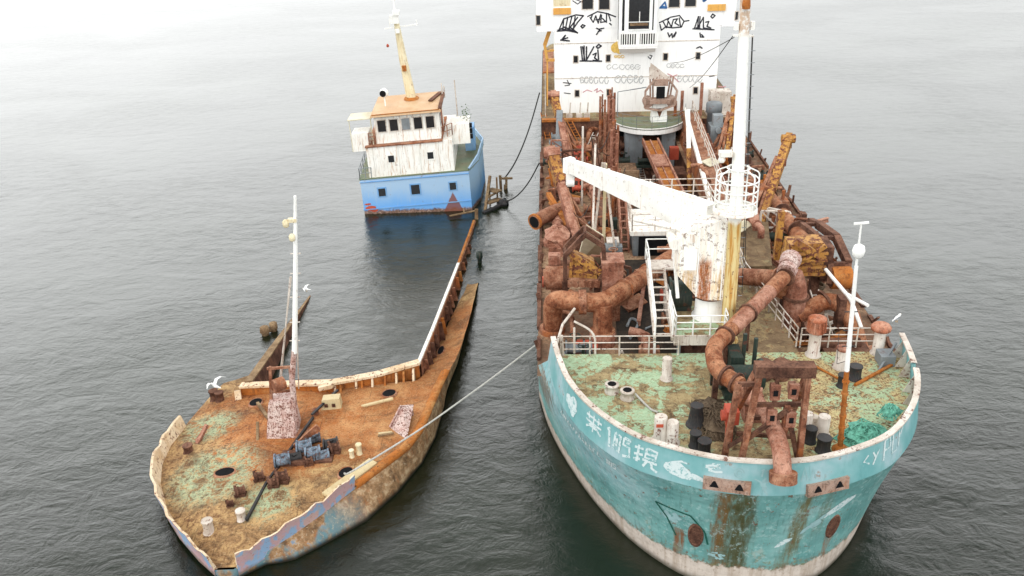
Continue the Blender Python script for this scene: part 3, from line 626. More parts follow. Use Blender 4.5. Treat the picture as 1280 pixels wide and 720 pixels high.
def vent_post(x, y, h, r, mat, label=None, cap=None):
    mb = MB(); mb.lathe(x, y, 5.1, [(r * 1.35, 0), (r * 1.35, .05), (r, .08), (r, h - .03), (r * .96, h)]); o = mb.build('vent_pipe', mat, ship, label); return o
vent_post(-2.68, 6.85, 1.0, .2, 'white_grey', 'white vent pipe beside the forward rail')
v = vent_post(-3.42, 2.65, 1.05, .24, 'white_grey', 'twin white vent posts near the bow'); mb = MB(); mb.lathe(-3.0, 2.5, 5.1, [(.3, 0), (.3, .04), (.22, .06), (.22, .9), (.2, .93)]); mb.build('vent_pipe', 'white_grey', ship)
mb = MB(); mb.box(-3.62, -3.36, 2.365, 2.377, 5.86, 6.0); mb.build('red_plate', 'red', v)
v = vent_post(3.74, 8.65, 1.15, .25, 'white_grey', 'white vent with rusty louvred head')
mb = MB(); mb.lathe(3.74, 8.65, 6.25, [(.36, 0), (.38, .08), (.34, .52), (.38, .56), (.38, .64), (.16, .74)], 12)
for k in range(12): a = k * math.pi / 6; mb.bar((3.74 + .37 * math.cos(a), 8.65 + .37 * math.sin(a), 6.3), (3.74 + .36 * math.cos(a), 8.65 + .36 * math.sin(a), 6.78), .06)
mb.build('vent_head', 'cap_rust', v)
v = vent_post(6.45, 8.75, 1.2, .22, 'white_grey', 'white mushroom vent with orange cap')
mb = MB(); mb.lathe(6.45, 8.75, 6.22, [(.2, 0), (.4, .04), (.42, .16), (.33, .28), (.1, .33)], 20); mb.build('vent_cap', 'cap_rust', v)
v = vent_post(4.62, 7.65, .85, .27, 'white_grey', 'rust-topped white vent drum'); mb = MB(); mb.lathe(4.62, 7.65, 5.95, [(.28, 0), (.3, .05), (.28, .1)]); mb.build('vent_lid', 'rust_pink', v)
vent_post(1.95, 2.95, .95, .2, 'white_grey'); vent_post(2.55, 2.9, .85, .22, 'white_grey'); vent_post(2.35, 3.4, .5, .18, 'white_grey')

def bollard(x, y, h, r, mat='black', rt=None):
    mb = MB(); mb.lathe(x, y, 5.1, [(r * 1.2, 0), (r * 1.2, .04), (r, .06), (rt or r, h - .08), ((rt or r) * 1.12, h - .05), ((rt or r) * 1.1, h)]); return mb.build('bollard', mat, ship)
bollard(-1.97, 3.6, .9, .32, 'black', .22)['label'] = 'black tapered bollard by the brown rope heap'
for x, y, h, r in ((-2.2, 2.25, .62, .2), (-1.95, 1.8, .6, .23), (2.0, 2.5, .62, .2), (2.32, 1.95, .6, .24), (4.25, 6.2, .55, .2), (4.9, 6.75, .62, .24)): bollard(x, y, h, r)
for x, y in ((-4.98, 5.9), (-4.4, 5.45)):
    mb = MB(); mb.lathe(x, y, 5.1, [(.29, 0), (.29, .05), (.24, .1), (.25, .3), (.29, .33), (.29, .38), (.18, .39)]); o = mb.build('mooring_roller', 'white_grey', ship)
    mb = MB(); mb.lathe(x, y, 5.495, [(.18, 0), (.17, .012)], 14); mb.build('roller_hole', 'void', o)
mb = MB()
for sx, y0, w in ((-1, .12, 1.2), (1, .55, 1.25)): pass
# deck winch behind the bow frame
mb = MB(); mb.box(-.6, .9, 5.2, 6.6, 5.11, 5.35); mb.cyl((-.5, 5.9, 5.9), (.8, 5.9, 5.9), .38); mb.cyl((-.75, 5.9, 5.9), (-.6, 5.9, 5.9), .62); mb.cyl((.8, 5.9, 5.9), (.95, 5.9, 5.9), .62)
mb.box(-.2, .3, 6.5, 7.6, 5.11, 6.3); mb.bar((-.9, 6.4, 5.1), (-.9, 6.4, 6.7), .16); mb.bar((.45, 7.2, 5.1), (.45, 7.2, 7.0), .14); mb.bar((.85, 7.0, 5.1), (.85, 7.0, 6.9), .14)
w = mb.build('winch', 'dark_green', ship, 'dark deck winch under the long brown pipe')
for x in (1.25, 1.95): mb = MB(); mb.lathe(x, 6.9, 5.1, [(.36, 0), (.38, .4), (.32, .75), (.2, .85)]); mb.build('winch_motor', 'rust_dark', w)
mb = MB(); mb.cyl((4.75, 6.2, 5.16), (6.75, 7.7, 5.2), .07); mb.cyl((3.4, 7.9, 5.16), (4.3, 6.6, 5.16), .05); mb.build('loose_pipe', 'rust_orange', ship)
mb = MB(); mb.box(6.2, 6.8, 7.6, 8.3, 5.11, 5.6); mb.bar((6.1, 7.4, 5.1), (6.9, 8.1, 6.0), .08); mb.build('shoulder_locker', 'grey', ship)

# bow frame over the stem
def U(p): return Vector(p)
bf = MB(); bf.bar((-.6, 1.25, 9.0), (1.38, 1.2, 9.0), .45, .42); frame = bf.build('bow_gantry', 'rust_dark', ship, 'rusty four-legged gantry standing over the stem')
for p0, p1 in (((-.82, 1.0, 5.1), (-.42, 1.25, 8.75)), ((1.12, .75, 5.1), (1.18, 1.2, 8.75)), ((-1.25, 1.6, 5.1), (-1.02, 1.5, 8.3)), ((.55, 1.0, 5.1), (.62, 1.2, 7.6)), ((1.25, 3.2, 5.1), (1.22, 1.4, 8.75)), ((-.9, 3.3, 5.1), (-.5, 1.4, 8.75))):
    mb = MB(); mb.bar(p0, p1, .18, .24); mb.build('leg', 'rust', frame)
mb = MB()
for p0, p1 in (((-.4, 1.3, 7.55), (1.15, 1.25, 7.6)), ((-.7, 1.1, 6.2), (.6, 1.05, 7.5)), ((-.3, 1.9, 6.6), (1.15, 1.9, 6.6)), ((.62, 1.2, 7.5), (1.1, .9, 5.6)), ((-1.25, 1.6, 5.5), (-.8, 1.1, 6.3)), ((-.75, .95, 5.25), (1.1, .75, 5.25)), ((.2, 1.3, 7.6), (.2, 1.25, 8.8)), ((-1.02, 1.5, 8.25), (-.5, 1.3, 8.4)), ((-.75, 2.2, 5.7), (1.2, 2.0, 5.7))): mb.bar(p0, p1, .12, .15)
mb.build('brace', 'rust_dark', frame)
for x, z in ((.12, 8.2), (.72, 8.25), (.1, 7.2), (.75, 7.1)):
    mb = MB(); mb.cyl((x - .1, 1.22, z), (x + .1, 1.22, z), .26); mb.box(x - .16, x + .16, .98, 1.1, z - .28, z + .3); o = mb.build('sheave', 'rust_pink', frame)
    mb = MB(); mb.box(x - .08, x + .08, .965, .977, z - .1, z + .12); mb.build('sheave_slot', 'void', o)
mb = MB(); mb.box(-1.2, -.75, 2.0, 2.6, 6.2, 6.75); mb.cyl((-1.0, 2.3, 5.1), (-1.0, 2.3, 6.3), .14); mb.cyl((-1.35, 2.2, 6.5), (-1.2, 2.2, 6.5), .2); mb.build('valve', 'red', ship, 'red valve block left of the bow gantry')

# the long discharge pipe
def pipe(name, pts, r, mat='pipe', parent=None, label=None, rr=.7, fl=(), n=16, fr=1.32):
    mb = MB(); P = bend(pts, rr, 6); mb.tube(P, r, n); o = mb.build(name, mat, parent or ship, label)
    for (p, d) in fl: f = MB(); flange(f, p, d, r * fr, .12); f.build('flange', 'rust_dark', o)
    return o
dp = pipe('discharge_pipe', [(3.35, 12.9, 5.9), (3.3, 12.35, 7.15), (-.95, 6.6, 6.72), (-1.05, 5.1, 6.6), (-.3, 4.2, 6.45)], .34, 'pipe', None, 'long brown discharge pipe running from the yellow sling to the bow', .55)
for q, d in (((3.2, 12.1, 7.14), (4.2, 5.7, .4)), ((.95, 9.15, 6.9), (4.2, 5.7, .4)), ((-.3, 7.45, 6.78), (4.2, 5.7, .4)), ((-.75, 4.75, 6.56), (.8, -1, -.1)), ((-.42, 4.35, 6.48), (.8, -1, -.1))): f = MB(); flange(f, q, d, .43, .1); f.build('flange', 'rust_dark', dp)
mb = MB(); a, b = Vector((2.2, 10.82, 7.045)), Vector((.05, 7.92, 6.815)); mb.tube([a, b], .347, 16); mb.build('pipe_sleeve', 'rust_pink', dp)
mb = MB(); mb.cyl((-.4, 4.3, 6.35), (.5, 4.1, 6.2), .2); mb.box(-.15, .5, 3.7, 4.4, 5.1, 6.3); mb.build('pipe_box', 'rust_pink', dp)
bp = pipe('bow_nozzle_pipe', [(-.05, 4.0, 6.0), (.0, 3.3, 6.5), (.3, 1.6, 6.6), (.28, .1, 6.5), (.28, -.38, 5.85)], .3, 'rust_pink', None, 'pink-brown nozzle pipe bending down over the bow rail', .7)
f = MB(); flange(f, (.28, -.42, 5.82), (0, -.35, -1), .46, .34, 18); f.build('flange', 'rust', bp)
for p0, p1, w_ in (((-.3, 6.9, 5.1), (-.3, 7.3, 6.5), .16), ((-1.0, 5.3, 5.1), (-1.0, 5.2, 6.3), .2), ((1.0, 9.1, 5.1), (1.0, 9.2, 6.6), .16)): mb = MB(); mb.bar(p0, p1, w_); mb.build('pipe_stand', 'rust_dark', dp)

# mast with crow's nest
def mast_mat():
    n = NT('mast_paint'); z = n.xyz()[2]; f = n.noise(5, 6, .7); run = n.noise(3.2, 6, .7, sc=(3, 3, .14)); m = n.noise(1.4, 6, .7)
    col = n.mix(n.math('MULTIPLY', n.step(run, .6, .78), .6), (0.86, .86, .82, 1), c(206, 170, 120))
    low = n.math('SUBTRACT', 1.0, n.step(n.math('ADD', z, m), 11.1, 11.4))
    lc = n.mix(n.step(run, .46, .6), c(236, 216, 156), c(206, 152, 74)); lc = n.mix(n.math('MULTIPLY', n.step(f, .6, .68), .8), lc, RUST_M)
    col = n.mix(low, col, lc); top = n.math('MULTIPLY', n.step(z, 18.2, 18.5), n.step(f, .4, .55)); col = n.mix(n.math('MULTIPLY', top, .7), col, c(200, 150, 96))
    return n.done(col, .6, f, .15, .01)
M['mast'] = mast_mat()
mb = MB(); mb.tube([(.34, 10, 5.1), (.3, 10, 8), (.22, 10, 12.4), (.08, 10, 16), (-.1, 10, 20.5)], [.3, .29, .26, .22, .18], 18); mb.lathe(.34, 10, 5.1, [(.5, 0), (.5, .08), (.36, .3)])
mast = mb.build('mast', 'mast', ship, 'tall white mast with crow\'s nest beside the crane')
mb = MB(); zc = 11.25; cx, cy = .22, 10.0
mb.lathe(cx, cy, zc, [(.9, 0), (.92, .07), (.4, .08)], 14)
mb.lathe(cx, cy, zc - .03, [(.92, 0), (.92, .05)], 14); mb.build('crow_nest_floor', 'white_rust', mast)
mb = MB(); N = 14
ring = [(cx + .86 * math.cos(2 * math.pi * k / N), cy + .86 * math.sin(2 * math.pi * k / N)) for k in range(N + 1)]
for h in (.12, .5, .95, 1.35): mb.tube([(x, y, zc + h) for x, y in ring], .035, 6, False)
for k in range(0, N, 1): mb.tube([(*ring[k], zc), (*ring[k], zc + 1.35)], .03, 6)
for k in range(0, N, 2): x, y = ring[k]; mb.tube(bend([(x, y, zc + 1.3), (x, y, zc + 1.62), (cx + (x - cx) * .5, cy + (y - cy) * .5, zc + 1.82)], .25), .03, 6)
mb.tube([(cx + (x - cx) * .52, cy + (y - cy) * .52, zc + 1.82) for x, y in ring], .035, 6, False)
mb.build('crow_nest_rail', 'white', mast)
mb = MB(); mb.bar((-.42, 10, 18.3), (.36, 10, 18.25), .08); mb.box(-.4, -.24, 9.9, 10.1, 18.5, 18.75); mb.box(.2, .34, 9.85, 10.05, 18.5, 18.8); mb.build('mast_yard', 'white_rust', mast); mb = MB(); mb.lathe(-.08, 9.7, 19.3, [(.14, 0), (.16, .1), (.14, .3), (.06, .36)]); mb.build('mast_light', 'rust_orange', mast)
mb = MB(); 
for k in range(24): z = 7.4 + k * .45; x = .3 - (z - 8) * .034; mb.tube([(x + .33, 9.86, z), (x + .33, 9.75, z), (x + .33, 9.75, z + .02)], .014, 5); mb.tube([(x + .3, 9.8, z), (x + .46, 9.8, z)], .014, 5)
mb.build('rung', 'grey', mast)
mb = MB(); mb.box(-.62, -.1, 9.75, 10.1, 13.6, 13.8); mb.lathe(-.5, 9.9, 13.35, [(.1, 0), (.15, .1), (.1, .26)]); mb.build('mast_lamp', 'white_rust', mast)
for p0, p1 in (((.32, 10, 18.3), (1.55, 13.0, 7.2)), ((.3, 10, 18.3), (1.2, 11.6, 6.6)), ((-.4, 10, 18.3), (3.6, 45.2, 7.6)), ((-.35, 10.1, 18.2), (2.2, 46.8, 9.2))):
    mb = MB(); P0, P1 = Vector(p0), Vector(p1); mb.tube([P0.lerp(P1, k / 8) - Vector((0, 0, .25 * math.sin(math.pi * k / 8))) for k in range(9)], .017, 6); mb.build('stay_wire', 'rope_dark', mast)
# thin light pole at the starboard bow
mb = MB(); mb.tube([(2.36, 1.6, 12.4), (2.28, 1.52, 14.1)], [.045, .03], 8); mb.tube([(2.64, 1.75, 8.6), (2.36, 1.6, 12.6)], [.085, .06], 12); lp = mb.build('light_pole', 'white', ship, 'thin white light pole with rusty foot')
mb = MB(); mb.tube([(2.95, 2.03, 5.1), (2.64, 1.75, 8.62)], [.1, .085], 12); mb.lathe(2.95, 2.03, 5.1, [(.3, 0), (.28, .05), (.14, .2)]); 
for k in range(6): z = 5.6 + k * .5; t = (z - 5.1) / 3.5; mb.lathe(2.95 - .31 * t, 2.03 - .28 * t, z, [(.125, 0), (.125, .08)], 10)
mb.build('pole_foot', 'rust_orange', lp)
mb = MB(); mb.lathe(2.36, 1.6, 12.9, [(.1, 0), (.17, .08), (.2, .24), (.16, .4), (.06, .46)]); mb.build('lamp', 'white', lp)
mb = MB(); mb.bar((2.05, 1.5, 14.1), (2.5, 1.52, 14.13), .06); mb.build('pole_yard', 'white', lp)
for z in (9.6, 10.2, 10.9): x = 2.64 - (z - 8.6) * .075; mb = MB(); mb.bar((x - .22, 1.7, z), (x + .22, 1.7, z), .03); mb.build('pole_bracket', 'black', lp)
mb = MB(); mb.tube([(2.5, 1.7, 9.0), (3.1, 4, 7.5), (4.6, 8.4, 6.4)], .012, 5); mb.build('stay_wire', 'rope_dark', lp)

# fairleads, hawse pipes on the bow face
for us, zf in ((-.225, 5.12), (.285, 4.95)):
    a = hullpt(us, zf); nn = hullnorm(us, zf); tg = (hullpt(us + .01, zf) - hullpt(us - .01, zf)).normalized(); upd = nn.cross(tg); upd = upd if upd.z > 0 else -upd
    mb = MB(); 
    def FP(x, y, d): return a + tg * x + upd * y + nn * d
    X, Y = .8, .23
    mb.hexa([FP(-X, -Y, -.08), FP(X, -Y, -.08), FP(X, -Y, .1), FP(-X, -Y, .1), FP(-X, Y, -.08), FP(X, Y, -.08), FP(X, Y, .1), FP(-X, Y, .1)]); o = mb.build('fairlead', 'fairlead', ship)
    for x in (-.42, .42):
        mb = MB(); cpt = [FP(x + px, py, .106) for px, py in ((-.16, -.1), (.16, -.1), (.1, .03), (.03, .15), (-.03, .15), (-.1, .03))]; mb.add(cpt, [list(range(6))]); mb.build('fairlead_hole', 'void', o)
for us, zc in ((-.315, 2.25), (.36, 2.5)):
    a = hullpt(us, zc); nn = hullnorm(us, zc); tg = (hullpt(us + .01, zc) - hullpt(us - .01, zc)).normalized(); upd = nn.cross(tg); upd = upd if upd.z > 0 else -upd
    mb = MB(); ring = []
    for k in range(25): an = 2 * math.pi * k / 24; ring.append((math.cos(an), math.sin(an)))
    mb.grid([[a + tg * .31 * x + upd * .62 * y - nn * .08 for x, y in ring], [a + tg * .28 * x + upd * .58 * y + nn * .06 for x, y in ring], [a + tg * .22 * x + upd * .5 * y + nn * .06 for x, y in ring], [a + tg * .2 * x + upd * .46 * y + nn * .02 for x, y in ring]], True); mb.build('hawse_ring', 'rust_dark', ship)
    mb = MB(); mb.add([a + tg * .21 * x + upd * .49 * y + nn * .025 for x, y in ring[:-1]], [list(range(24))]); mb.build('hawse_hole', 'rust_dark', ship)
# anchor pocket outline, port bow
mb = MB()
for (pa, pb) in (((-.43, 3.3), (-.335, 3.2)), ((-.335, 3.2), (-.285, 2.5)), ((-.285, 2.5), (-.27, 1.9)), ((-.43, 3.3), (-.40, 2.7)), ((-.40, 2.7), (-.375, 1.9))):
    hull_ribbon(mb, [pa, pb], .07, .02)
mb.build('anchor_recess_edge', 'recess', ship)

# ------------------------------------------------------------------ crane
mb = MB(); mb.lathe(-.42, 10.8, 5.9, [(.72, 0), (.72, .06), (.6, .1), (.58, 1.2)], 24); crane = mb.build('crane', 'white', ship, 'white rust-streaked deck crane with its jib swung to port')
mb = MB(); mb.box(-2.05, .1, 8.95, 12.2, 5.8, 5.92); mb.build('crane_platform', 'foredeck', crane)
mb = MB(); mb.box(-2.1, .15, 8.88, 8.948, 5.5, 5.97); mb.box(-2.14, -2.053, 8.88, 12.2, 5.5, 5.97); mb.build('platform_fascia', 'white_grey', crane)
mb = MB(); rail(mb, [(-2.08, 12.0, 5.95), (-2.08, 8.95, 5.95), (.1, 8.95, 5.95), (.1, 9.6, 5.95)], .95, 3, .8); mb.build('railing', 'white', crane)
for x in (-1.9, 0):
    mb = MB(); mb.bar((x, 9.05, 4.0), (x, 9.05, 5.79), .14); mb.build('leg', 'grey', crane)
mb = MB(); mb.cyl((-.9, 9.6, 4.0), (-.9, 9.6, 5.79), .3); mb.cyl((-.3, 9.8, 4.0), (-.3, 9.8, 5.79), .42); mb.box(-1.75, -1.2, 9.4, 10, 4.01, 5.5); mb.build('platform_trunk', 'rust_dark', crane)
mb = MB(); prof = [(-1.98, 8.3), (-1.1, 7.25), (-.75, 7.08), (.22, 7.08), (.28, 9.9), (.1, 10.5), (-.3, 10.75), (-1.4, 10.6), (-2.0, 10.0)]
mb.prism(prof, 'y', 10.0, 11.7); hs = mb.build('slew_house', 'crane_house', crane)
mb = MB(); mb.box(-1.75, -1.2, 9.96, 9.995, 8.55, 9.5); mb.box(.0, .2, 9.96, 9.99, 8.9, 9.1); mb.bar((-1.15, 9.97, 7.3), (-1.15, 9.97, 10.5), .05); mb.bar((-.1, 9.97, 7.12), (-.1, 9.97, 10.4), .05); mb.build('house_panel', 'white', hs)
mb = MB(); mb.box(.285, .32, 10.2, 11.5, 7.6, 9.6); mb.lathe(-.42, 10.8, 6.98, [(.74, 0), (.74, .1)], 24); mb.build('slew_ring', 'rust_dark', hs)
A, B = Vector((-.55, 11.0, 10.35)), Vector((-6.35, 18.1, 10.55))
mb = MB(); d = (B - A).normalized(); mb.bar(A, A.lerp(B, .42), .62, 1.55, .56, 1.2); mb.bar(A.lerp(B, .418), B, .55, 1.18, .4, .62); jib = mb.build('jib', 'jib_white', crane)
for t in (.42, .72): mb = MB(); p = A.lerp(B, t); h = lerp(1.6, .75, t); mb.bar(p - d * .06, p + d * .06, .66 - .2 * t, h); mb.build('jib_band', 'white_rust', jib)
mb = MB(); mb.bar(A.lerp(B, .1) + Vector((0, 0, .82)), A.lerp(B, .35) + Vector((0, 0, .66)), .12, .1); mb.build('jib_rail', 'white_rust', jib)
mb = MB(); mb.bar(B - d * .1, B + d * .28, .5, .75); mb.box(B.x - .22, B.x + .16, B.y - .2, B.y + .2, B.z - .95, B.z - .1); mb.cyl((B.x - .16, B.y, B.z - .85), (B.x + .2, B.y, B.z - .85), .25); mb.build('jib_head', 'white', jib)
mb = MB(); mb.cyl((-1.9, 10.6, 10.2), (-3.6, 12.6, 9.85), .11); mb.cyl((-2.1, 10.3, 9.6), (-2.1, 11.4, 9.6), .26); mb.cyl((-1.5, 9.96, 10.0), (-1.5, 10.2, 10.0), .22); mb.build('luffing_ram', 'white_rust', crane)
# stair and ladder left of the crane
mb = MB()
for x in (-2.95, -2.2): mb.bar((x, 9.0, 5.75), (x, 12.6, 7.35), .1, .24)
for k in range(9): t = (k + .5) / 9; mb.bar((-2.95, 9 + 3.6 * t, 5.8 + 1.6 * t), (-2.2, 9 + 3.6 * t, 5.8 + 1.6 * t), .1, .04)
mb.box(-2.95, -1.7, 12.6, 13.6, 7.32, 7.4)
st = mb.build('stair', 'white_grey', ship, 'white stair climbing beside the crane')
mb = MB(); rail(mb, [(-2.95, 9.0, 5.9), (-2.95, 12.6, 7.45), (-2.95, 13.6, 7.45), (-1.7, 13.6, 7.45)], 1.0, 2, 1.2, .032); rail(mb, [(-2.2, 9.0, 5.9), (-2.2, 10.4, 6.5)], .9, 2, 1.2, .03); mb.build('handrail', 'white', st)
mb = MB(); mb.bar((-1.85, 10.4, 7.0), (-2.05, 12.0, 10.0), .13); mb.bar((-2.9, 9.1, 4.0), (-2.95, 9.1, 6.0), .1); mb.build('stair_post', 'white', st)
mb = MB(); mb.cyl((-2.0, 11.6, 6.6), (-1.1, 11.6, 6.6), .62); mb.cyl((-2.05, 11.6, 6.6), (-1.98, 11.6, 6.6), .78); mb.box(-2.0, -1.1, 11.2, 12.0, 5.93, 6.2); mb.build('winch_drum', 'dark_green', ship, 'dark green winch drum under the crane house')

# ------------------------------------------------------------------ dredger: waist, port side
pp = pipe('suction_pipe', [(-7.35, 12.9, 4.0), (-7.3, 12.3, 6.05), (-6.4, 12.0, 6.1), (-5.0, 12.0, 5.95), (-1.2, 17.0, 5.95), (-.3, 18.2, 5.5)], .45, 'pipe', None, 'brown elbowed suction pipe crossing the port waist', 1.1)
f = MB(); flange(f, (-5.95, 12.0, 6.04), (1, 0, 0), .58, .34); f.build('flange', 'rust', pp)
for q in ((-3.9, 13.45, 5.95), (-2.6, 15.16, 5.95)): f = MB(); flange(f, q, (3.8, 5, 0), .53, .1); f.build('flange', 'rust', pp)
mb = MB(); mb.tube([(-5.0, 12.0, 5.9), (-5.02, 11.75, 4.0)], [.45, .45], 16); flange(mb, (-5.02, 11.8, 4.62), (0, 0, 1), .6, .1); pl = mb.build('pipe_leg', 'pipe', pp)
mb = MB(); mb.lathe(-5.02, 11.72, 4.0, [(.62, .01), (.6, .62), (.5, .66)], 16); mb.build('pipe_base', 'rust_pink', pl)
mb = MB(); mb.cyl((-7.35, 12.9, 4.0), (-7.35, 12.9, 4.25), .62); mb.build('pipe_base', 'rust', pp)
mb = MB(); mb.cyl((-6.3, 10.6, 4.45), (-5.7, 10.6, 4.45), .35); mb.box(-6.35, -5.65, 10.2, 11, 4.0, 4.3); mb.cyl((-5.7, 10.6, 4.45), (-5.3, 10.6, 4.45), .15); mb.build('pump', 'red', pp)
mb = MB(); mb.lathe(-3.85, 9.7, 4.0, [(.28, 0), (.3, .3), (.2, .5)]); mb.build('drum', 'red', ship, 'small orange drum behind the forward rail')
# box, sling frame and yellow slide on the port side
mb = MB(); mb.box(-4.95, -3.95, 13.7, 14.8, 5.6, 7.2); mb.box(-5.0, -3.9, 13.65, 14.85, 7.15, 7.24); pb = mb.build('pump_housing', 'rust_pink', ship, 'pink primer pump housing above the elbowed pipe')
mb = MB(); mb.box(-4.8, -4.05, 13.85, 14.7, 4.0, 5.6); mb.bar((-5.1, 13.6, 5.2), (-3.7, 13.6, 5.3), .3, .4); mb.build('housing_base', 'rust', pb)
def yoke(sg, y0, x0, mat):
    y = MB(); X = lambda v: x0 + sg * v
    hexp = [(-.95, 6.1), (-.95, 7.5), (0, 8.55), (.85, 7.95), (.95, 6.6), (.6, 6.0)]
    P = [(X(a), y0 - .15, z) for a, z in hexp]
    for a, b in zip(P, P[1:] + P[:1]): y.bar(a, b, .2, .22)
    P2 = [(X(a), y0 + .75, z) for a, z in hexp]
    for a, b in zip(P2, P2[1:] + P2[:1]): y.bar(a, b, .16, .18)
    for a, b in zip(P, P2): y.bar(a, b, .14, .14)
    y.bar((X(-.95), y0, 4.0), (X(-.95), y0, 6.1), .3, .4); y.bar((X(.6), y0, 4.0), (X(.6), y0, 6.1), .3, .4)
    o = y.build('pipe_sling', 'rust_dark', ship, mat)
    m = MB(); m.hexa([(X(-.75), y0 - .02, 6.15), (X(.62), y0 - .02, 6.05), (X(.62), y0 + .7, 6.05), (X(-.75), y0 + .7, 6.15), (X(-.62), y0 + .1, 7.5), (X(.45), y0 + .1, 7.0), (X(.45), y0 + .6, 7.0), (X(-.62), y0 + .6, 7.5)])
    m.bar((X(-.7), y0 - .08, 7.55), (X(.75), y0 - .08, 6.5), .16, .28); m.bar((X(-.72), y0 - .06, 6.1), (X(-.62), y0 - .02, 7.5), .14); m.bar((X(-.6), y0 - .06, 6.6), (X(.5), y0 - .05, 6.35), .08)
    m.build('slide', 'yellow', o)
    m = MB(); m.bar((X(-.8), y0 - .22, 6.12), (X(.7), y0 - .22, 6.0), .3, .34)
    for k in range(5): m.box(X(-.75 + k * .32) - .09, X(-.75 + k * .32) + .09, y0 - .42, y0 - .3, 5.9, 6.25)
    m.build('sling_clamp', 'rust', o); return o
yoke(1, 14.2, -5.75, 'rusty hexagonal pipe sling on the port rail with yellow slide')
mb = MB(); mb.cyl((-7.65, 14.7, 6.0), (-6.5, 14.7, 6.0), .58, n=18); mb.cyl((-7.75, 14.7, 6.0), (-7.63, 14.7, 6.0), .44); mb.box(-7.4, -6.7, 14.4, 15, 4.0, 5.5); w = mb.build('sling_winch', 'rust', ship, 'rust-brown winch drum on the port edge')
mb = MB(); mb.cyl((-7.5, 15.6, 6.5), (-6.9, 15.6, 6.5), .42); mb.box(-7.45, -7.05, 15.1, 15.3, 6.2, 7.0); mb.build('winch_brake', 'rust_pink', w)
mb = MB(); mb.hexa([(-5.95, 20.4, 4.05), (-4.5, 20.4, 4.05), (-4.5, 20.7, 4.05), (-5.95, 20.7, 4.05), (-5.6, 16.3, 8.0), (-4.75, 16.4, 7.4), (-4.75, 16.65, 7.4), (-5.6, 16.6, 8.0)]); mb.build('chute_plate', 'cream_plate', ship, 'pale inclined plate behind the port sling')
# cream post frame
mb = MB(); mb.bar((-4.45, 20.5, 9.8), (-4.35, 22.6, 4.0), .18); pf = mb.build('derrick_post', 'cream', ship, 'cream and yellow derrick post under the jib')
for p0, p1 in (((-4.5, 20.4, 9.9), (-3.75, 20.6, 4.0)), ((-4.6, 20.4, 9.9), (-5.1, 21.2, 4.0)), ((-4.7, 26, 9.2), (-5.0, 22.5, 4.0))): mb = MB(); mb.bar(p0, p1, .12); mb.build('leg', 'white_grey', pf)
mb = MB(); mb.box(-4.2, -3.6, 21.3, 22, 4.0, 4.9); mb.box(-4.25, -3.55, 21.25, 22.05, 4.9, 4.97); mb.build('locker', 'white_grey', ship, 'small white locker at the derrick foot')
mb = MB(); mb.bar((-5.35, 29.5, 4.0), (-5.3, 29.6, 9.2), .12); mb.build('vent_mast', 'white_grey', ship, 'thin white post on the port side deck')

def gantry(foot, head, yfrac, w, label, sg):
    F, H_ = Vector(foot), Vector(head); d = (H_ - F).normalized(); Mx = F.lerp(H_, 1 - yfrac)
    mb = MB(); mb.bar(F, Mx, w, w * 1.1, w * .9, w); g = mb.build('dredge_gantry', 'rust_pink' if sg < 0 else 'yellow', ship, label)
    mb = MB(); mb.bar(Mx - d * .02, H_, w * 1.12, w * 1.2, w * 1.3, w * 1.45); mb.build('gantry_arm', 'yellow', g)
    mb = MB(); mb.bar(H_ - d * .25, H_ + d * .55, w * 1.5, w * 1.7, w * .9, w * .9); mb.cyl(H_ + d * .2 - Vector((w, 0, 0)), H_ + d * .2 + Vector((w, 0, 0)), w * .7); mb.build('sheave_head', 'yellow' if sg > 0 else 'rust_pink', g)
    mb = MB(); mb.bar(Mx + Vector((0, 0, .2)), F + Vector((-sg * .7, 2.2, 0)), .2); mb.bar(F.lerp(H_, .35), F + Vector((-sg * 1.2, 1.0, 0)), .18); mb.cyl(F + d * .6 + Vector((-sg * .35, 0, 0)), F.lerp(H_, .6) + Vector((-sg * .3, 0, 0)), .1); mb.build('brace', 'rust', g)
    if sg > 0: mb = MB(); mb.bar(F + Vector((-.6, .3, .2)), F.lerp(H_, .82) + Vector((-.35, 0, -.1)), .2, .24); mb.bar(F.lerp(H_, .4), F.lerp(H_, .4) + Vector((-.5, 0, .1)), .3, .3); mb.box(F.lerp(H_, .75).x - .3, F.lerp(H_, .75).x + .25, F.lerp(H_, .75).y - .3, F.lerp(H_, .75).y + .1, F.lerp(H_, .75).z - .25, F.lerp(H_, .75).z + .2); mb.build('side_strut', 'rust', g)
    mb = MB(); mb.box(F.x - .6, F.x + .6, F.y - .6, F.y + .7, 4.0, 4.5); mb.build('gantry_foot', 'rust_dark', g); return g
gantry((-5.9, 22.8, 4.4), (-7.2, 27.4, 8.1), .34, .5, 'pink rusted gantry with yellow head leaning over the port side', -1)
gantry((-5.95, 38, 4.2), (-7.0, 43.2, 7.6), .28, .45, 'far pink rusted gantry on the port side near the house', -1)
mb = MB(); mb.bar((-6.75, 39.8, 4.0), (-6.6, 41.5, 7.0), .45, .45); mb.build('gantry_stop', 'grey', ship)
gantry((5.0, 24.6, 4.6), (7.3, 29.3, 8.1), .6, .4, 'yellow gantry arm leaning out over the starboard side', 1)
g2 = gantry((5.3, 37.5, 4.2), (6.6, 42.5, 7.2), .25, .3, 'far rusty gantry arm on the starboard side behind the mast', 1)
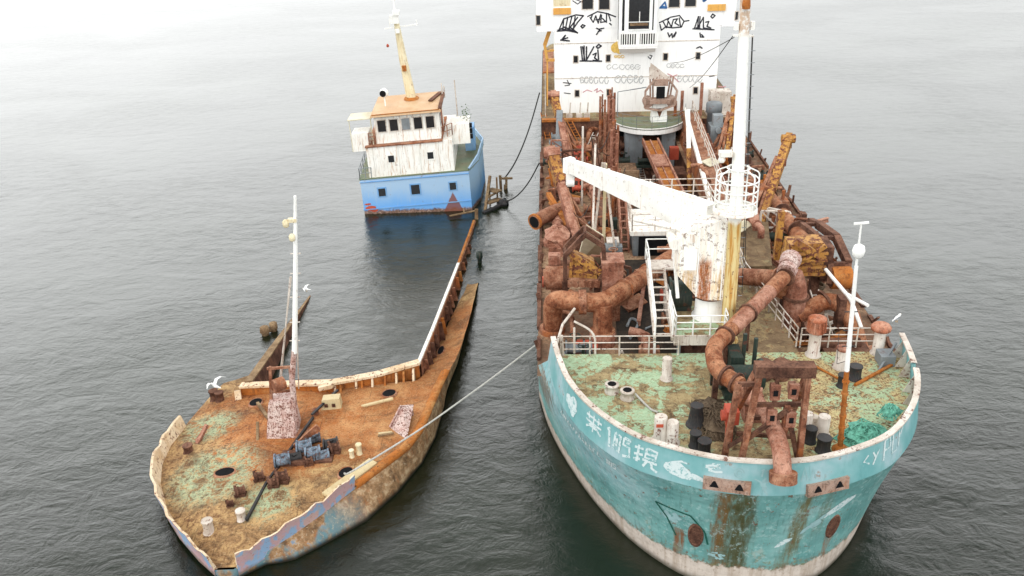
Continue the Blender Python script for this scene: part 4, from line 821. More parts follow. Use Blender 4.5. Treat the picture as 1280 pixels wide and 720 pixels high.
# drag head lying on the port edge
mb = MB(); mb.blob((-7.0, 22.6, 4.75), (.75, 1.3, .6), 5, 8, .16); mb.box(-7.5, -6.5, 21.5, 23.2, 4.0, 4.6); dh = mb.build('drag_head', 'rust_pink', ship, 'lumpy pink-brown drag head lying on the port edge')
mb = MB(); mb.tube(bend([(-6.6, 27.2, 4.7), (-7.2, 26.0, 5.0), (-8.35, 24.6, 4.9)], .7), .42, 14, True); mb.build('suction_mouth', 'rust', dh)
mb = MB(); D = Vector((-1.15, -1.4, -.1)).normalized(); p = Vector((-8.35, 24.6, 4.9)); mb.cyl(p + D * .005, p + D * .015, .36); mb.build('mouth_opening', 'void', dh)
mb = MB(); flange(mb, (-8.3, 24.66, 4.9), D, .5, .14); mb.bar((-6.4, 24.6, 4.6), (-7.5, 28.0, 5.4), .3, .25); mb.bar((-7.9, 26.3, 4.3), (-6.3, 27.4, 5.3), .3, .3); mb.build('head_collar', 'rust_orange', dh)

# tall rusty hopper columns
cols = ((-2.98, 25.3, 7.0), (-3.35, 27.2, 7.4), (-2.95, 29.2, 6.4), (-3.2, 31.5, 8.4), (-2.95, 34.0, 8.2), (-3.35, 36.2, 8.0), (-3.0, 38.2, 8.9), (-3.45, 40.4, 8.3), (-2.7, 41.2, 8.6))
for i, (x, y, z) in enumerate(cols):
    mb = MB(); w = .17
    mb.bar((x - w, y, 3.0), (x - w, y, z), .17); mb.bar((x + w, y, 3.0), (x + w, y, z - .25), .17); mb.bar((x, y + .22, 3.0), (x, y + .22, z + .1), .1)
    for k in range(int((z - 3.4) / .55)): zz = 3.5 + k * .55; mb.bar((x - w, y - .02, zz), (x + w, y - .02, zz + (.4 if k % 2 else -.02)), .07)
    mb.build('hopper_column', 'rust' if i % 3 else 'rust_pink', ship)
mb = MB(); 
for k in range(6): y = 26 + k * 2.6; mb.bar((-3.9, y, 4.0), (-3.9, y, 5.3 + .4 * (k % 2)), .14); mb.bar((-3.9, y, 5.1), (-3.9, min(y + 2.6, 41), 5.2), .1)
mb.bar((-4.3, 24, 4.6), (-4.1, 41, 4.6), .35, .5); mb.build('hopper_side_frame', 'rust_dark', ship)
# white cross-house with black doorway
mb = MB(); mb.box(-2.75, 2.3, 22.1, 25.2, 3.0, 5.06); cr = mb.build('cross_house', 'grey', ship, 'low white cross-deck house with a black opening')
mb = MB(); mb.box(-2.9, 2.4, 21.9, 25.4, 5.06, 5.32); mb.build('roof', 'white_rust', cr)
mb = MB(); mb.box(-2.4, -.45, 22.05, 22.098, 3.2, 4.92); mb.build('doorway', 'void', cr)
mb = MB(); rail(mb, [(-2.8, 22.0, 5.32), (2.3, 22.0, 5.32)], 1.0, 3, 1.3); rail(mb, [(-2.8, 25.2, 5.32), (2.3, 25.2, 5.32)], 1.9, 5, 1.3, .035); rail(mb, [(-2.8, 22, 5.32), (-2.8, 25.2, 5.32)], 1.0, 3, 1.3); mb.build('railing', 'white_grey', cr)
mb = MB()
for x in (-3.35, -2.95): mb.bar((x, 22.0, 4.0), (x, 25.5, 6.0), .07, .18); rail(mb, [(x, 22, 4.0), (x, 25.5, 6.0)], .9, 2, 1.2)
for k in range(8): t = (k + .5) / 8; mb.bar((-3.35, 22 + 3.5 * t, 4 + 2 * t), (-2.95, 22 + 3.5 * t, 4 + 2 * t), .2, .04)
mb.build('stair', 'rust_pink', ship)
mb = MB(); mb.box(-2.7, 2.3, 26.2, 26.5, 2.2, 4.9); mb.build('hopper_slot', 'void', ship)
mb = MB()
for k in range(3): z = 3.0 + k * .75; mb.box(-2.72, 2.32, 26.1, 26.2, z, z + .28)
mb.build('hopper_beam', 'rust_pink', ship)
# conveyor chute down in the hopper
mb = MB(); mb.bar((.15, 40.5, 4.7), (.75, 27.5, 4.3), 1.05, .3); ch = mb.build('hopper_chute', 'rust_orange', ship, 'orange rusted chute lying along the hopper')
mb = MB()
for sg in (-1, 1): mb.bar((.15 + sg * .56, 40.5, 4.85), (.75 + sg * .56, 27.5, 4.45), .12, .42)
mb.bar((.15, 40.5, 4.9), (.75, 27.5, 4.5), .08, .1); mb.bar((.3, 37.2, 4.8), (.42, 34.8, 4.73), 1.02, .1); mb.build('chute_side', 'rust_pink', ch)
for x0, x1, y0, z in ((-2.7, -1.0, 36.5, 3.4), (-2.7, -.4, 31.5, 3.0), (1.1, 2.4, 35, 3.6), (1.2, 2.3, 31.5, 2.0)): mb = MB(); mb.box(x0, x1, y0, y0 + 3.2, z - .3, z); mb.bar((x0, y0, z + .25), (x1, y0, z + .25), .16, .5); mb.build('hopper_plate', 'rust_dark' if x0 > 0 else 'maindeck', ship)
mb = MB(); mb.box(1.55, 2.2, 39.6, 40.2, 3.6, 4.5); mb.build('control_box', 'red', ship, 'red-orange box under the semicircular platform')
mb = MB(); mb.tube([(2.1, 33, 3.4), (2.05, 34.2, 6.2)], .16, 10); pw = mb.build('sounding_pole', 'yellow', ship, 'thin pole, yellow below and white above, in the hopper'); mb = MB(); mb.tube([(2.05, 34.2, 6.2), (2.0, 35.2, 8.6)], .15, 10); mb.build('pole_top', 'white', pw)
mb = MB(); mb.bar((3.15, 42.4, 5.9), (1.7, 20.5, 5.95), .24, .24); mb.bar((3.0, 43, 6.6), (2.95, 41, 5.4), .1); mb.build('spare_boom', 'white_rust', ship, 'long white boom lying along the hopper edge')
# semicircular platform ahead of the house
mb = MB(); arc = [(.35 + 3.0 * math.cos(math.pi + k * math.pi / 16), 45.0 + 3.6 * math.sin(math.pi + k * math.pi / 16)) for k in range(17)]
mb.prism(arc, 'z', 5.33, 5.42); pt = mb.build('round_platform', 'green_deck', ship, 'green semicircular platform in front of the wheelhouse')
mb = MB(); mb.grid([[(x, y, 5.0) for x, y in arc], [(x, y, 5.46) for x, y in arc]], False)
ins = [(.35 + (x - .35) * .97, 45 + (y - 45) * .97) for x, y in arc]; mb.grid([[(x, y, 5.46) for x, y in arc], [(x, y, 5.46) for x, y in ins]], False); mb.build('platform_rim', 'white', pt)
mb = MB(); rail(mb, [(x, y, 5.45) for x, y in arc[::2]], .95, 3, 1.6, .014); mb.build('railing', 'grey', pt)
for x0, x1 in ((-1.55, -.2), (1.25, 2.3)): mb = MB(); mb.box(x0, x1, 42.4, 43.6, 1.6, 5.32); mb.build('pillar', 'grey', pt)
mb = MB(); mb.hexa([(.5, 43.4, 5.42), (1.75, 43.4, 5.42), (1.75, 44.3, 5.42), (.5, 44.3, 5.42), (.62, 43.5, 7.0), (1.62, 43.5, 7.0), (1.62, 44.3, 7.0), (.62, 44.3, 7.0)]); vt = mb.build('gallows_pedestal', 'white', ship, 'white pedestal with rusty yoke in front of the house'); 
mb = MB(); mb.quad((.85, 43.42, 6.5), (1.4, 43.42, 6.5), (1.13, 43.42, 5.75)); mb.build('rust_mark', 'rust_dark', vt)
mb = MB(); hx = [(-.05, 6.6), (-.05, 7.9), (.55, 8.7), (1.75, 8.7), (2.35, 7.9), (2.2, 6.8), (1.13, 6.4)]
P = [(a, 43.2, z) for a, z in hx]
for a, b in zip(P, P[1:] + P[:1]): mb.bar(a, b, .15, .15)
for dx in (-.1, .1): mb.bar((.5 + dx, 43.6, 7), (.4 + dx, 43.7, 9.6), .12); mb.bar((1.75 + dx, 43.6, 7), (2.0 + dx, 43.7, 8.9), .12)
mb.box(.3, 1.9, 43.0, 43.9, 6.95, 7.25); mb.cyl((.2, 43.3, 7.0), (.2, 44, 7.0), .4); mb.cyl((2.0, 43.3, 7.0), (2.0, 44, 7.0), .4); mb.box(.6, 1.65, 43.1, 43.8, 8.3, 8.75); mb.build('yoke', 'fairlead', vt)
mb = MB(); mb.box(.78, 1.42, 43.1, 43.16, 7.35, 8.25); mb.build('yoke_opening', 'void', vt)
mb = MB(); mb.quad((.2, 43.5, 8.75), (1.9, 43.5, 8.75), (.3, 43.5, 10.0)); mb.build('fin', 'white_grey', vt)
# starboard hopper wall, side deck and pipe
mb = MB(); mb.hexa([(2.45, 21.5, 4.0), (3.6, 21.5, 4.0), (4.6, 44.4, 4.0), (2.7, 44.4, 4.0), (2.7, 21.5, 5.4), (3.2, 21.5, 5.4), (4.3, 44.4, 5.9), (3.0, 44.4, 5.9)]); hw = mb.build('hopper_coaming', 'rust', ship)
mb = MB()
for k in range(9): y = 23 + k * 2.4; x = 3.35 + k * .1; mb.hexa([(x, y, 4.0), (x + 1.0, y, 4.0), (x + 1.0, y + .16, 4.0), (x, y + .16, 4.0), (x, y, 5.5), (x + .3, y, 5.5), (x + .3, y + .16, 5.5), (x, y + .16, 5.5)])
mb.build('coaming_bracket', 'rust_pink', hw)
mb = MB(); rail(mb, [(3.7, 44, 5.9), (2.95, 22, 5.4)], 1.0, 3, 2.0); mb.build('railing', 'white_grey', hw)
for x0, y0, dx, dy, z, m in ((4.5, 30, 1.6, 3, 1.2, 'rust'), (5.2, 33.5, 1.2, 2.6, 1.7, 'rust_dark'), (4.6, 40.5, 1.1, 1.3, 2.6, 'grey'), (6.2, 41, 1.2, 2, 1.0, 'rust_orange')): 
    mb = MB(); mb.box(x0, x0 + dx, y0, y0 + dy, 4.0, 4 + z * .7); mb.box(x0 + .2, x0 + dx - .2, y0 + .2, y0 + dy - .4, 4 + z * .7, 4 + z); mb.cyl((x0 + dx * .5, y0 - .25, 4 + z * .6), (x0 + dx * .5, y0 + dy + .1, 4 + z * .6), .22); mb.build('deck_machine', m, ship)
mb = MB(); mb.lathe(5.2, 43.0, 4.0, [(.5, 0), (.5, 2.2), (.62, 2.25), (.62, 2.9), (.5, 3.0)]); mb.build('vent_trunk', 'grey', ship, 'grey vent trunk beside the wheelhouse front')
mb = MB(); mb.tube([(6.4, 30.5, 4.55), (6.3, 26, 4.9), (6.2, 21, 5.3), (6.3, 15.6, 6.0)], .42, 16); sp = mb.build('trailing_pipe', 'pipe', ship, 'brown trailing suction pipe stowed along the starboard side')
for y in (28.5, 25, 21.5, 18.5): f = MB(); flange(f, (6.3, y, lerp(6.0, 4.55, (y - 15.6) / 15)), (0, 1, -.1), .55, .12); f.build('flange', 'rust_dark', sp)
mb = MB(); P = [(6.9, 21.5, 6.0), (6.7, 19.5, 6.6), (6.9, 17.0, 6.9), (6.95, 15.0, 6.4), (6.8, 14.4, 5.6)]
mb.bar(P[0], P[1], .3); mb.bar(P[1], P[2], .34, .4); mb.bar(P[2], P[3], .34, .4); mb.bar(P[3], P[4], .3)
P2 = [(p[0] - .9, p[1] - .2, p[2] + .1) for p in P[1:]]
for a, b in zip(P2, P2[1:]): mb.bar(a, b, .25)
for a, b in zip(P[1:], P2): mb.bar(a, b, .18)
mb.build('pipe_hanger', 'rust_dark', sp)
mb = MB(); mb.cyl((6.05, 14.5, 5.9), (6.95, 14.5, 5.9), .55); mb.build('hanger_roller', 'rust_orange', sp)
yk = MB(); yk.hexa([(3.95, 14.6, 6.1), (5.7, 14.6, 5.9), (5.7, 16.0, 5.9), (3.95, 16.0, 6.1), (4.0, 14.8, 7.5), (5.6, 14.8, 7.6), (5.6, 15.9, 7.6), (4.0, 15.9, 7.5)]); yk.bar((4.1, 14.4, 7.9), (5.6, 14.5, 6.9), .2, .3); yk.bar((3.9, 16.5, 6), (3.9, 16.5, 8.6), .3); yk.bar((4.2, 14.5, 6.5), (5.6, 14.5, 7.6), .16, .2)
for k in range(4): yk.box(4.2, 5.75, 14.42, 14.6, 6.05 + k * .36, 6.17 + k * .36)
ys = yk.build('sling_slide', 'yellow', ship, 'yellow ribbed pipe sling slide on the starboard side')
mb = MB(); mb.bar((4.2, 15.2, 4.0), (4.2, 15.2, 6.1), .4); mb.bar((5.5, 15.2, 4.0), (5.5, 15.2, 5.9), .4); mb.box(5.6, 6.1, 14.7, 16, 5.6, 7.4); mb.build('slide_leg', 'rust_dark', ys)
mb = MB(); mb.cyl((3.5, 12.9, 7.15), (3.35, 12.6, 7.1), .45); mb.cyl((3.9, 14.0, 7.15), (3.55, 13.2, 7.12), .5, .42); mb.build('pipe_coupling', 'mast_white', ys)
sr = pipe('riser_pipe', [(3.9, 12.6, 4.0), (3.9, 12.6, 6.3), (3.6, 12.6, 7.0)], .5, 'rust_pink', None, 'pink-brown riser under the discharge pipe elbow', .5)
mb = MB(); P = bend([(4.0, 12.4, 4.9), (5.45, 12.9, 5.6), (6.3, 12.2, 5.4), (6.5, 10.6, 4.0)], .7); mb.tube(P, .4, 14); mb.build('branch_pipe', 'pipe', sr)
mb = MB(); mb.tube([(1.9, 15.2, 5.7), (3.4, 13.4, 6.4)], .42, 14); flange(mb, (3.3, 13.5, 6.36), (1.5, -1.8, .7), .55, .1); mb.build('branch_pipe', 'rust', sr)
mb = MB(); flange(mb, (5.35, 12.85, 5.55), (1.45, .5, .7), .52, .12); flange(mb, (3.9, 12.6, 5.9), (0, 0, 1), .62, .12); mb.box(5.7, 6.0, 11.8, 12.4, 4.6, 6.1); mb.build('flange', 'rust_dark', sr)
mb = MB(); mb.tube(bend([(5.7, 14.4, 6.4), (6.3, 12.2, 5.9), (6.5, 11.0, 5.1)], .4), .09, 8); mb.tube(bend([(6.2, 12.6, 6.0), (6.8, 11.4, 6.0)], .4), .08, 8); mb.build('davit_rail', 'white', ship, 'bent white davit rail on the starboard shoulder')
mb = MB(); mb.box(4.6, 6.6, 9.6, 10.9, 4.005, 4.6); mb.cyl((4.5, 10.4, 4.6), (6.3, 10.4, 4.6), .3); mb.build('cable_reel', 'rust_dark', ship)
# grated stair and sloping plate aft of the mast
mb = MB()
for k in range(6): mb.box(.9, 2.3, 15.9 + k * .45, 16.15 + k * .45, 5.1 + k * .24, 5.16 + k * .24)
for x in (.86, 2.3): mb.bar((x, 15.6, 5.0), (x, 18.6, 6.5), .06, .22)
mb.build('grating_stair', 'cream', ship, 'pale slatted stair just aft of the mast')
mb = MB(); mb.hexa([(2.5, 17.5, 5.0), (4.0, 17.5, 5.0), (5.0, 23.0, 5.2), (2.6, 23.0, 5.2), (2.5, 17.5, 5.15), (4.0, 17.5, 5.15), (5.0, 23.0, 5.35), (2.6, 23.0, 5.35)]); mb.bar((2.6, 17.4, 4.0), (2.6, 17.4, 5.0), .2); mb.bar((3.9, 17.4, 4.0), (3.9, 17.4, 5.0), .2); mb.build('side_ramp', 'poopdeck', ship)
mb = MB(); mb.box(2.3, 3.9, 16.9, 17.2, 4.0, 4.98); mb.build('ramp_void', 'void', ship)
# small scattered fittings on the waist decks
rnd = random.Random(11)
for k in range(46):
    sg = -1 if k % 2 else 1; x = sg * rnd.uniform(4.6, 7.5); y = rnd.uniform(16, 43); m = rnd.choice(['rust', 'rust_dark', 'rust_pink', 'rust_orange', 'grey', 'rust', 'rust_dark'])
    mb = MB(); t = k % 4
    if t == 0: mb.box(x - .3, x + .3, y - .5, y + .5, 4.0, 4.0 + rnd.uniform(.3, .9)); mb.cyl((x, y, 4), (x, y, 5.1), .1)
    elif t == 1: mb.cyl((x, y, 4.15), (x + rnd.uniform(-.8, .8), y + rnd.uniform(1, 4), 4.2), rnd.uniform(.06, .16))
    elif t == 2: mb.lathe(x, y, 4.0, [(.3, 0), (.3, .5), (.2, .6), (.2, .9)], 12)
    else: mb.bar((x, y, 4.0), (x + rnd.uniform(-.3, .3), y + rnd.uniform(-.3, .6), rnd.uniform(5, 6.3)), .14); mb.bar((x - .5, y, 4.9), (x + .5, y + .2, 5.0), .1)
    mb.build(('deck_locker', 'scrap_pipe', 'air_pipe', 'deck_stanchion')[t], m, ship)
for k in range(14):
    x = rnd.uniform(-4, 1.2); y = rnd.uniform(13, 20.5); mb = MB(); mb.bar((x, y, 4.05), (x + rnd.uniform(-.7, .7), y + rnd.uniform(-.5, .5), 4.09), rnd.uniform(.06, .3), .05); mb.build('scrap_plate', rnd.choice(['rust', 'rust_dark', 'grey']), ship)
mb = MB(); mb.tube(bez([(-3.75, 13.2, 4.1), (-3.5, 13.9, 4.1), (-3.2, 13.6, 4.1), (-3.35, 12.9, 4.1), (-3.7, 12.0, 4.1)]), .07, 8); mb.tube(bez([(-2.9, 12.9, 4.1), (-2.4, 13.3, 4.1)], 3), .05, 8); mb.build('hose', 'grey', ship)
mb = MB(); rail(mb, [(-7.7, 46, 5.31), (-7.75, 62, 5.31), (-7.7, 72, 5.31)], 1.0, 3, 1.5); mb.build('railing', 'white_grey', ship)

# the waist is choked with gear: every piece is its own part
rc = random.Random(29)
def t_coil(x, y, z):
    mb = MB(); r = rc.uniform(.3, .5)
    mb.tube([(x + (r + .04 * math.sin(k)) * math.cos(k * .52), y + (r + .05 * math.cos(k * 2)) * math.sin(k * .52), z + .06 + .035 * (k // 12) + .01 * math.sin(k * 3)) for k in range(60)], .035, 6); return 'cable_coil', mb, rc.choice(['rust_dark', 'net_brown', 'wood'])
def t_beam(x, y, z):
    mb = MB(); a = rc.uniform(-.5, .5) + (math.pi / 2 if rc.random() < .75 else 0); L = rc.uniform(1.6, 5); d = Vector((math.cos(a), math.sin(a), rc.uniform(0, .12))) * L / 2; p = Vector((x, y, z + .25)); w = rc.uniform(.16, .3)
    mb.bar(p - d, p + d, .05, w); mb.bar(p - d + Vector((0, 0, w / 2)), p + d + Vector((0, 0, w / 2)), w * .8, .04); mb.bar(p - d - Vector((0, 0, w / 2)), p + d - Vector((0, 0, w / 2)), w * .8, .04); return 'steel_beam', mb, rc.choice(['rust', 'rust_pink', 'rust_orange'])
def t_frame(x, y, z):
    mb = MB(); h = rc.uniform(.9, 2.2); w = rc.uniform(.6, 1.5); a = rc.uniform(-.6, .6); dx, dy = math.cos(a) * w / 2, math.sin(a) * w / 2; tl = rc.uniform(-.5, .5)
    A0, B0, A1, B1 = Vector((x - dx, y - dy, z)), Vector((x + dx, y + dy, z)), Vector((x - dx, y - dy + tl, z + h)), Vector((x + dx, y + dy + tl, z + h)); q = rc.uniform(.08, .15)
    mb.bar(A0, A1, q); mb.bar(B0, B1, q); mb.bar(A1, B1, q); mb.bar(A0.lerp(A1, .5), B0.lerp(B1, .5), q * .8); mb.bar(A0, B0.lerp(B1, .5), q * .6); mb.bar(B0.lerp(B1, .5), A1, q * .6); mb.bar(A1, A0 + Vector((0, h * .6, 0)), q * .7); mb.bar(B1, B0 + Vector((0, h * .6, 0)), q * .7); return 'support_frame', mb, rc.choice(['rust', 'rust_dark', 'rust_pink', 'white_grey'])
def t_pipe(x, y, z):
    mb = MB(); r = rc.uniform(.09, .24); L = rc.uniform(1.2, 4); sx = rc.choice((-1, 1)); zz = z + r + rc.uniform(.05, .6)
    P = [(x, y, z), (x, y, zz), (x + sx * rc.uniform(.0, .5), y + L, zz + rc.uniform(-.1, .2)), (x + sx * rc.uniform(.5, 1.2), y + L + .2, zz)]
    mb.tube(bend(P, r * 2, 4), r, 12); flange(mb, Vector(P[1]).lerp(Vector(P[2]), .35), Vector(P[2]) - Vector(P[1]), r * 1.45, .1); flange(mb, Vector(P[1]).lerp(Vector(P[2]), .8), Vector(P[2]) - Vector(P[1]), r * 1.45, .1); return 'pipe_run', mb, rc.choice(['pipe', 'rust', 'rust_pink', 'rust_dark'])
def t_valve(x, y, z):
    mb = MB(); r = rc.uniform(.16, .26); mb.cyl((x - .4, y, z + .45), (x + .4, y, z + .45), r); flange(mb, (x - .4, y, z + .45), (1, 0, 0), r * 1.5); flange(mb, (x + .4, y, z + .45), (1, 0, 0), r * 1.5); mb.cyl((x, y, z), (x, y, z + 1.05), .07); mb.tube([(x + .24 * math.cos(k * .6), y + .24 * math.sin(k * .6), z + 1.05) for k in range(12)], .03, 6); mb.bar((x - .24, y, z + 1.05), (x + .24, y, z + 1.05), .03); return 'valve', mb, rc.choice(['rust', 'red', 'rust_orange', 'dark_green'])
def t_winch(x, y, z):
    mb = MB(); r = rc.uniform(.25, .42); mb.box(x - .7, x + .7, y - .35, y + .35, z, z + .18); mb.cyl((x - .45, y, z + .2 + r), (x + .3, y, z + .2 + r), r * .7)
    for dx in (-.5, .3): mb.cyl((x + dx, y, z + .2 + r), (x + dx + .08, y, z + .2 + r), r * 1.15)
    mb.box(x + .42, x + .7, y - .25, y + .25, z + .18, z + .75); return 'cable_winch', mb, rc.choice(['rust_dark', 'rust', 'grey', 'dark_green'])
def t_ladder(x, y, z):
    mb = MB(); L = rc.uniform(1.8, 3.4); a = rc.uniform(1.1, 2.0); e = rc.uniform(.05, .7); d = Vector((math.cos(a) * math.cos(e), math.sin(a) * math.cos(e), math.sin(e))); s_ = Vector((-math.sin(a), math.cos(a), 0)) * .2; p = Vector((x, y, z + .06))
    mb.bar(p - s_, p - s_ + d * L, .05, .07); mb.bar(p + s_, p + s_ + d * L, .05, .07)
    for k in range(int(L / .3)): q = p + d * (.15 + .3 * k); mb.bar(q - s_, q + s_, .035)
    return 'ladder', mb, rc.choice(['white_grey', 'rust', 'rust_orange'])
def t_plate(x, y, z):
    mb = MB()
    for k in range(rc.randint(1, 3)):
        a = rc.uniform(0, 3); w, h = rc.uniform(.5, 1.3), rc.uniform(.3, .8); ux, uy = Vector((math.cos(a), math.sin(a), rc.uniform(-.2, .3))) * w / 2, Vector((-math.sin(a), math.cos(a), rc.uniform(-.1, .3))) * h / 2; p = Vector((x + .15 * k, y, z + .15 + .09 * k)); n_ = Vector((0, 0, .02))
        mb.hexa([p - ux - uy - n_, p + ux - uy - n_, p + ux + uy - n_, p - ux + uy - n_, p - ux - uy + n_, p + ux - uy + n_, p + ux + uy + n_, p - ux + uy + n_])
    return 'scrap_plate', mb, rc.choice(['rust', 'rust_orange', 'cream_plate', 'rust_pink', 'grey'])
TT = [t_coil, t_beam, t_frame, t_pipe, t_valve, t_winch, t_ladder, t_plate]
zones = [((-7.5, -3.7), (16, 44), 4.0, 66), ((3.5, 7.3), (17, 44), 4.0, 62), ((-4.0, .6), (10, 20.5), 4.01, 22), ((-2.5, 2.2), (26.8, 43.5), 1.6, 26), ((-6.9, -5.5), (9.4, 11.5), 4.0, 6), ((3.6, 7.2), (10, 13), 4.0, 9), ((2.0, 4.2), (19, 44), 5.55, 8)]
for (xa, xb), (ya, yb), z, cnt in zones:
    for k in range(cnt):
        f = rc.choice(TT if z < 5 else [t_pipe, t_plate, t_coil]); x, y = rc.uniform(xa, xb), rc.uniform(ya, yb)
        zz = z + (rc.uniform(0, 1.6) if z < 2 else 0)
        nm, mb, mt = f(x, y, zz); mb.build(nm, mt, ship)
for k in range(10):
    x, y = rc.uniform(-6.5, -3.5), rc.uniform(17, 36); mb = MB(); a = Vector((x, y, 4 + rc.uniform(.5, 3))); b = a + Vector((rc.uniform(-1.5, 1.5), rc.uniform(2, 7), rc.uniform(-1.5, .8))); mb.tube(sag_(a, b, .4) if False else [a.lerp(b, t / 6) - Vector((0, 0, .5 * 4 * (t / 6) * (1 - t / 6))) for t in range(7)], .025, 6); mb.build('loose_cable', 'rope_dark', ship)

# ------------------------------------------------------------------ dredger: wheelhouse (front wall at y = 47)
FY = 47.0
mb = MB(); mb.box(-6.9, 6.0, FY, 60, 5.3, 12.0); mb.box(-6.9, 6.05, FY - .02, 60, 12.0, 16.4)
house = mb.build('wheelhouse', 'white_house', ship, 'tall white wheelhouse covered in black graffiti')
mb = MB(); mb.box(-8.3, -6.9, FY + .02, 49.6, 11.85, 14.6); mb.build('bridge_wing', 'white_house', house)
mb = MB(); mb.box(6.05, 7.1, FY + .02, 49.6, 11.9, 14.6); mb.build('bridge_wing', 'white_house', house)
mb = MB(); mb.box(-7.2, 6.4, FY - .3, 60.3, 16.4, 16.6); mb.build('roof', 'white_house', house)
for z in (8.1, 10.85):
    mb = MB(); mb.box(-6.91, 6.0, FY - .03, FY, z, z + .06); mb.build('deck_seam', 'white_grey', house)
def W(u, v): return (-5.22 + .0639 * (u - 720), 9.64 - (.0642 if v > 74 else .0622) * (v - 74) - .002 * (u - 720))
def window(u, v, w, h, y=FY, frame=True):
    x, z = W(u, v); mb = MB()
    f = .06
    mb.box(x - w / 2 - f, x + w / 2 + f, y - .05, y - .003, z - h / 2 - f, z - h / 2); mb.box(x - w / 2 - f, x + w / 2 + f, y - .05, y - .003, z + h / 2, z + h / 2 + f)
    mb.box(x - w / 2 - f, x - w / 2, y - .05, y - .003, z - h / 2, z + h / 2); mb.box(x + w / 2, x + w / 2 + f, y - .05, y - .003, z - h / 2, z + h / 2)
    o = mb.build('window', 'white_grey', house)
    mb = MB(); mb.box(x - w / 2, x + w / 2, y - .02, y - .004, z - h / 2, z + h / 2); mb.build('pane', 'glass', o)
for u, v in ((719.7, 74), (760, 72.5), (830.5, 70), (870.5, 68.5), (721.5, 116.5), (761.5, 115), (870, 111.5)): window(u, v, .32, .52)
for u, v, w in ((734, 4, .82), (754, 4, .78), (838, 1, .8), (857.5, 0, .8)): window(u, v, w, .98, FY - .02)
window(674, 26, .3, .7, FY + .02); window(914, 19, .2, .6, FY + .02)
# central bay with big window and slatted balcony
bay = MB(); bay.box(-1.95, .98, FY - .75, FY, 10.75, 16.4); bay = bay.build('bay', 'white_house', house)
mb = MB(); mb.box(-1.98, -1.955, FY - .6, FY - .12, 11.2, 14.6); mb.box(-1.7, -1.52, FY - .765, FY - .752, 11.9, 14.8); mb.box(.62, .72, FY - .765, FY - .752, 11.9, 14.8); mb.build('bay_side_window', 'glass', bay)
mb = MB(); mb.box(-1.2, .38, FY - .77, FY - .752, 12.0, 14.6); o = mb.build('bay_window', 'glass', bay)
mb = MB()
for x in (-1.28, .38): mb.box(x, x + .08, FY - .8, FY - .752, 11.95, 14.65)
mb.box(-1.2, .38, FY - .79, FY - .771, 12.5, 12.56); mb.box(-.4, -.34, FY - .79, FY - .771, 12.56, 13.3); mb.box(-1.2, .38, FY - .8, FY - .752, 11.9, 11.98); mb.build('bay_frame', 'white', bay)
mb = MB(); mb.box(-1.1, .3, FY - .785, FY - .772, 12.25, 12.45); mb.build('console', 'wood', bay)
mb = MB(); mb.box(-1.95, .98, FY - 1.35, FY - .75, 10.62, 10.75); mb.prism([(FY - 1.3, 10.62), (FY - .75, 10.62), (FY - .75, 10.2)], 'x', -1.85, .9); bl = mb.build('balcony', 'white_house', house)
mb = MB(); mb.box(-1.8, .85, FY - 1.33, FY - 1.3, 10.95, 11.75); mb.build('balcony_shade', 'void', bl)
mb = MB()
for k in range(17): x = -1.92 + k * .18; mb.box(x, x + .075, FY - 1.37, FY - 1.335, 10.76, 11.75)
mb.box(-1.95, .98, FY - 1.38, FY - 1.335, 11.75, 11.85); mb.box(-.62, -.36, FY - 1.385, FY - 1.335, 10.76, 11.8); mb.box(-1.95, .98, FY - 1.38, FY - 1.335, 10.76, 10.95); mb.build('balcony_slat', 'white', bl)
for u, v in ((703, 14.5), (889, 9)):
    x, z = W(u, v); mb = MB(); mb.box(x - .68, x + .68, FY - .16, FY - .023, z - .24, z + .24); mb.build('orange_board', 'orange', house)
x, z = W(703, 4); mb = MB(); mb.box(x - .66, x + .66, FY - .03, FY - .023, z - .3, z + .45); mb.build('weathered_panel', 'cream', house)
# graffiti strokes: coordinates are read off the wall in the photograph's own sketch units
def scrawl(mat, strokes, w=.09, off=.03, y=FY):
    mb = MB()
    for st in strokes:
        P = [Vector((W(*p)[0], y - off, W(*p)[1])) for p in st]
        for a, b in zip(P, P[1:]):
            d = (b - a)
            if d.length < 1e-4: continue
            d.normalize(); sd = Vector((-d.z, 0, d.x)) * w / 2; e = d * w * .3
            mb.quad(a - sd - e, b - sd + e, b + sd + e, a + sd - e)
        off += .0007
    return mb.build('graffiti', mat, house)
K = scrawl
# angular tags on the upper wall
K('ink', [[(699, 38), (705, 24), (720, 19), (729, 20), (722, 28), (716, 37)], [(705, 24), (704, 37)], [(710, 22), (707, 37)], [(715, 21), (711, 37), (722, 22)], [(719, 21), (717, 35)], [(698, 38), (706, 34), (722, 41), (714, 35)], [(697, 39), (709, 38), (719, 40)], [(700, 36), (716, 38.5)], [(701, 50), (712, 51)], [(702, 50), (707, 44), (704, 49), (710, 47)], [(726, 33), (728, 31), (731, 32), (728, 35), (726, 33)]], .11)
K('ink', [[(734, 21), (746, 15), (757, 17), (768, 21)], [(737, 22), (741, 28), (744, 20), (747, 29), (750, 18)], [(744, 25), (750, 24)], [(751, 19), (750, 28), (756, 27), (752, 23)], [(757, 18), (757, 28)], [(759, 17), (762, 26)], [(736, 20), (740, 18), (738, 24)], [(745, 35), (749, 37), (745, 43)], [(749, 36), (754, 35)], [(747, 39), (751, 38)], [(761, 29), (763, 31)]], .10)
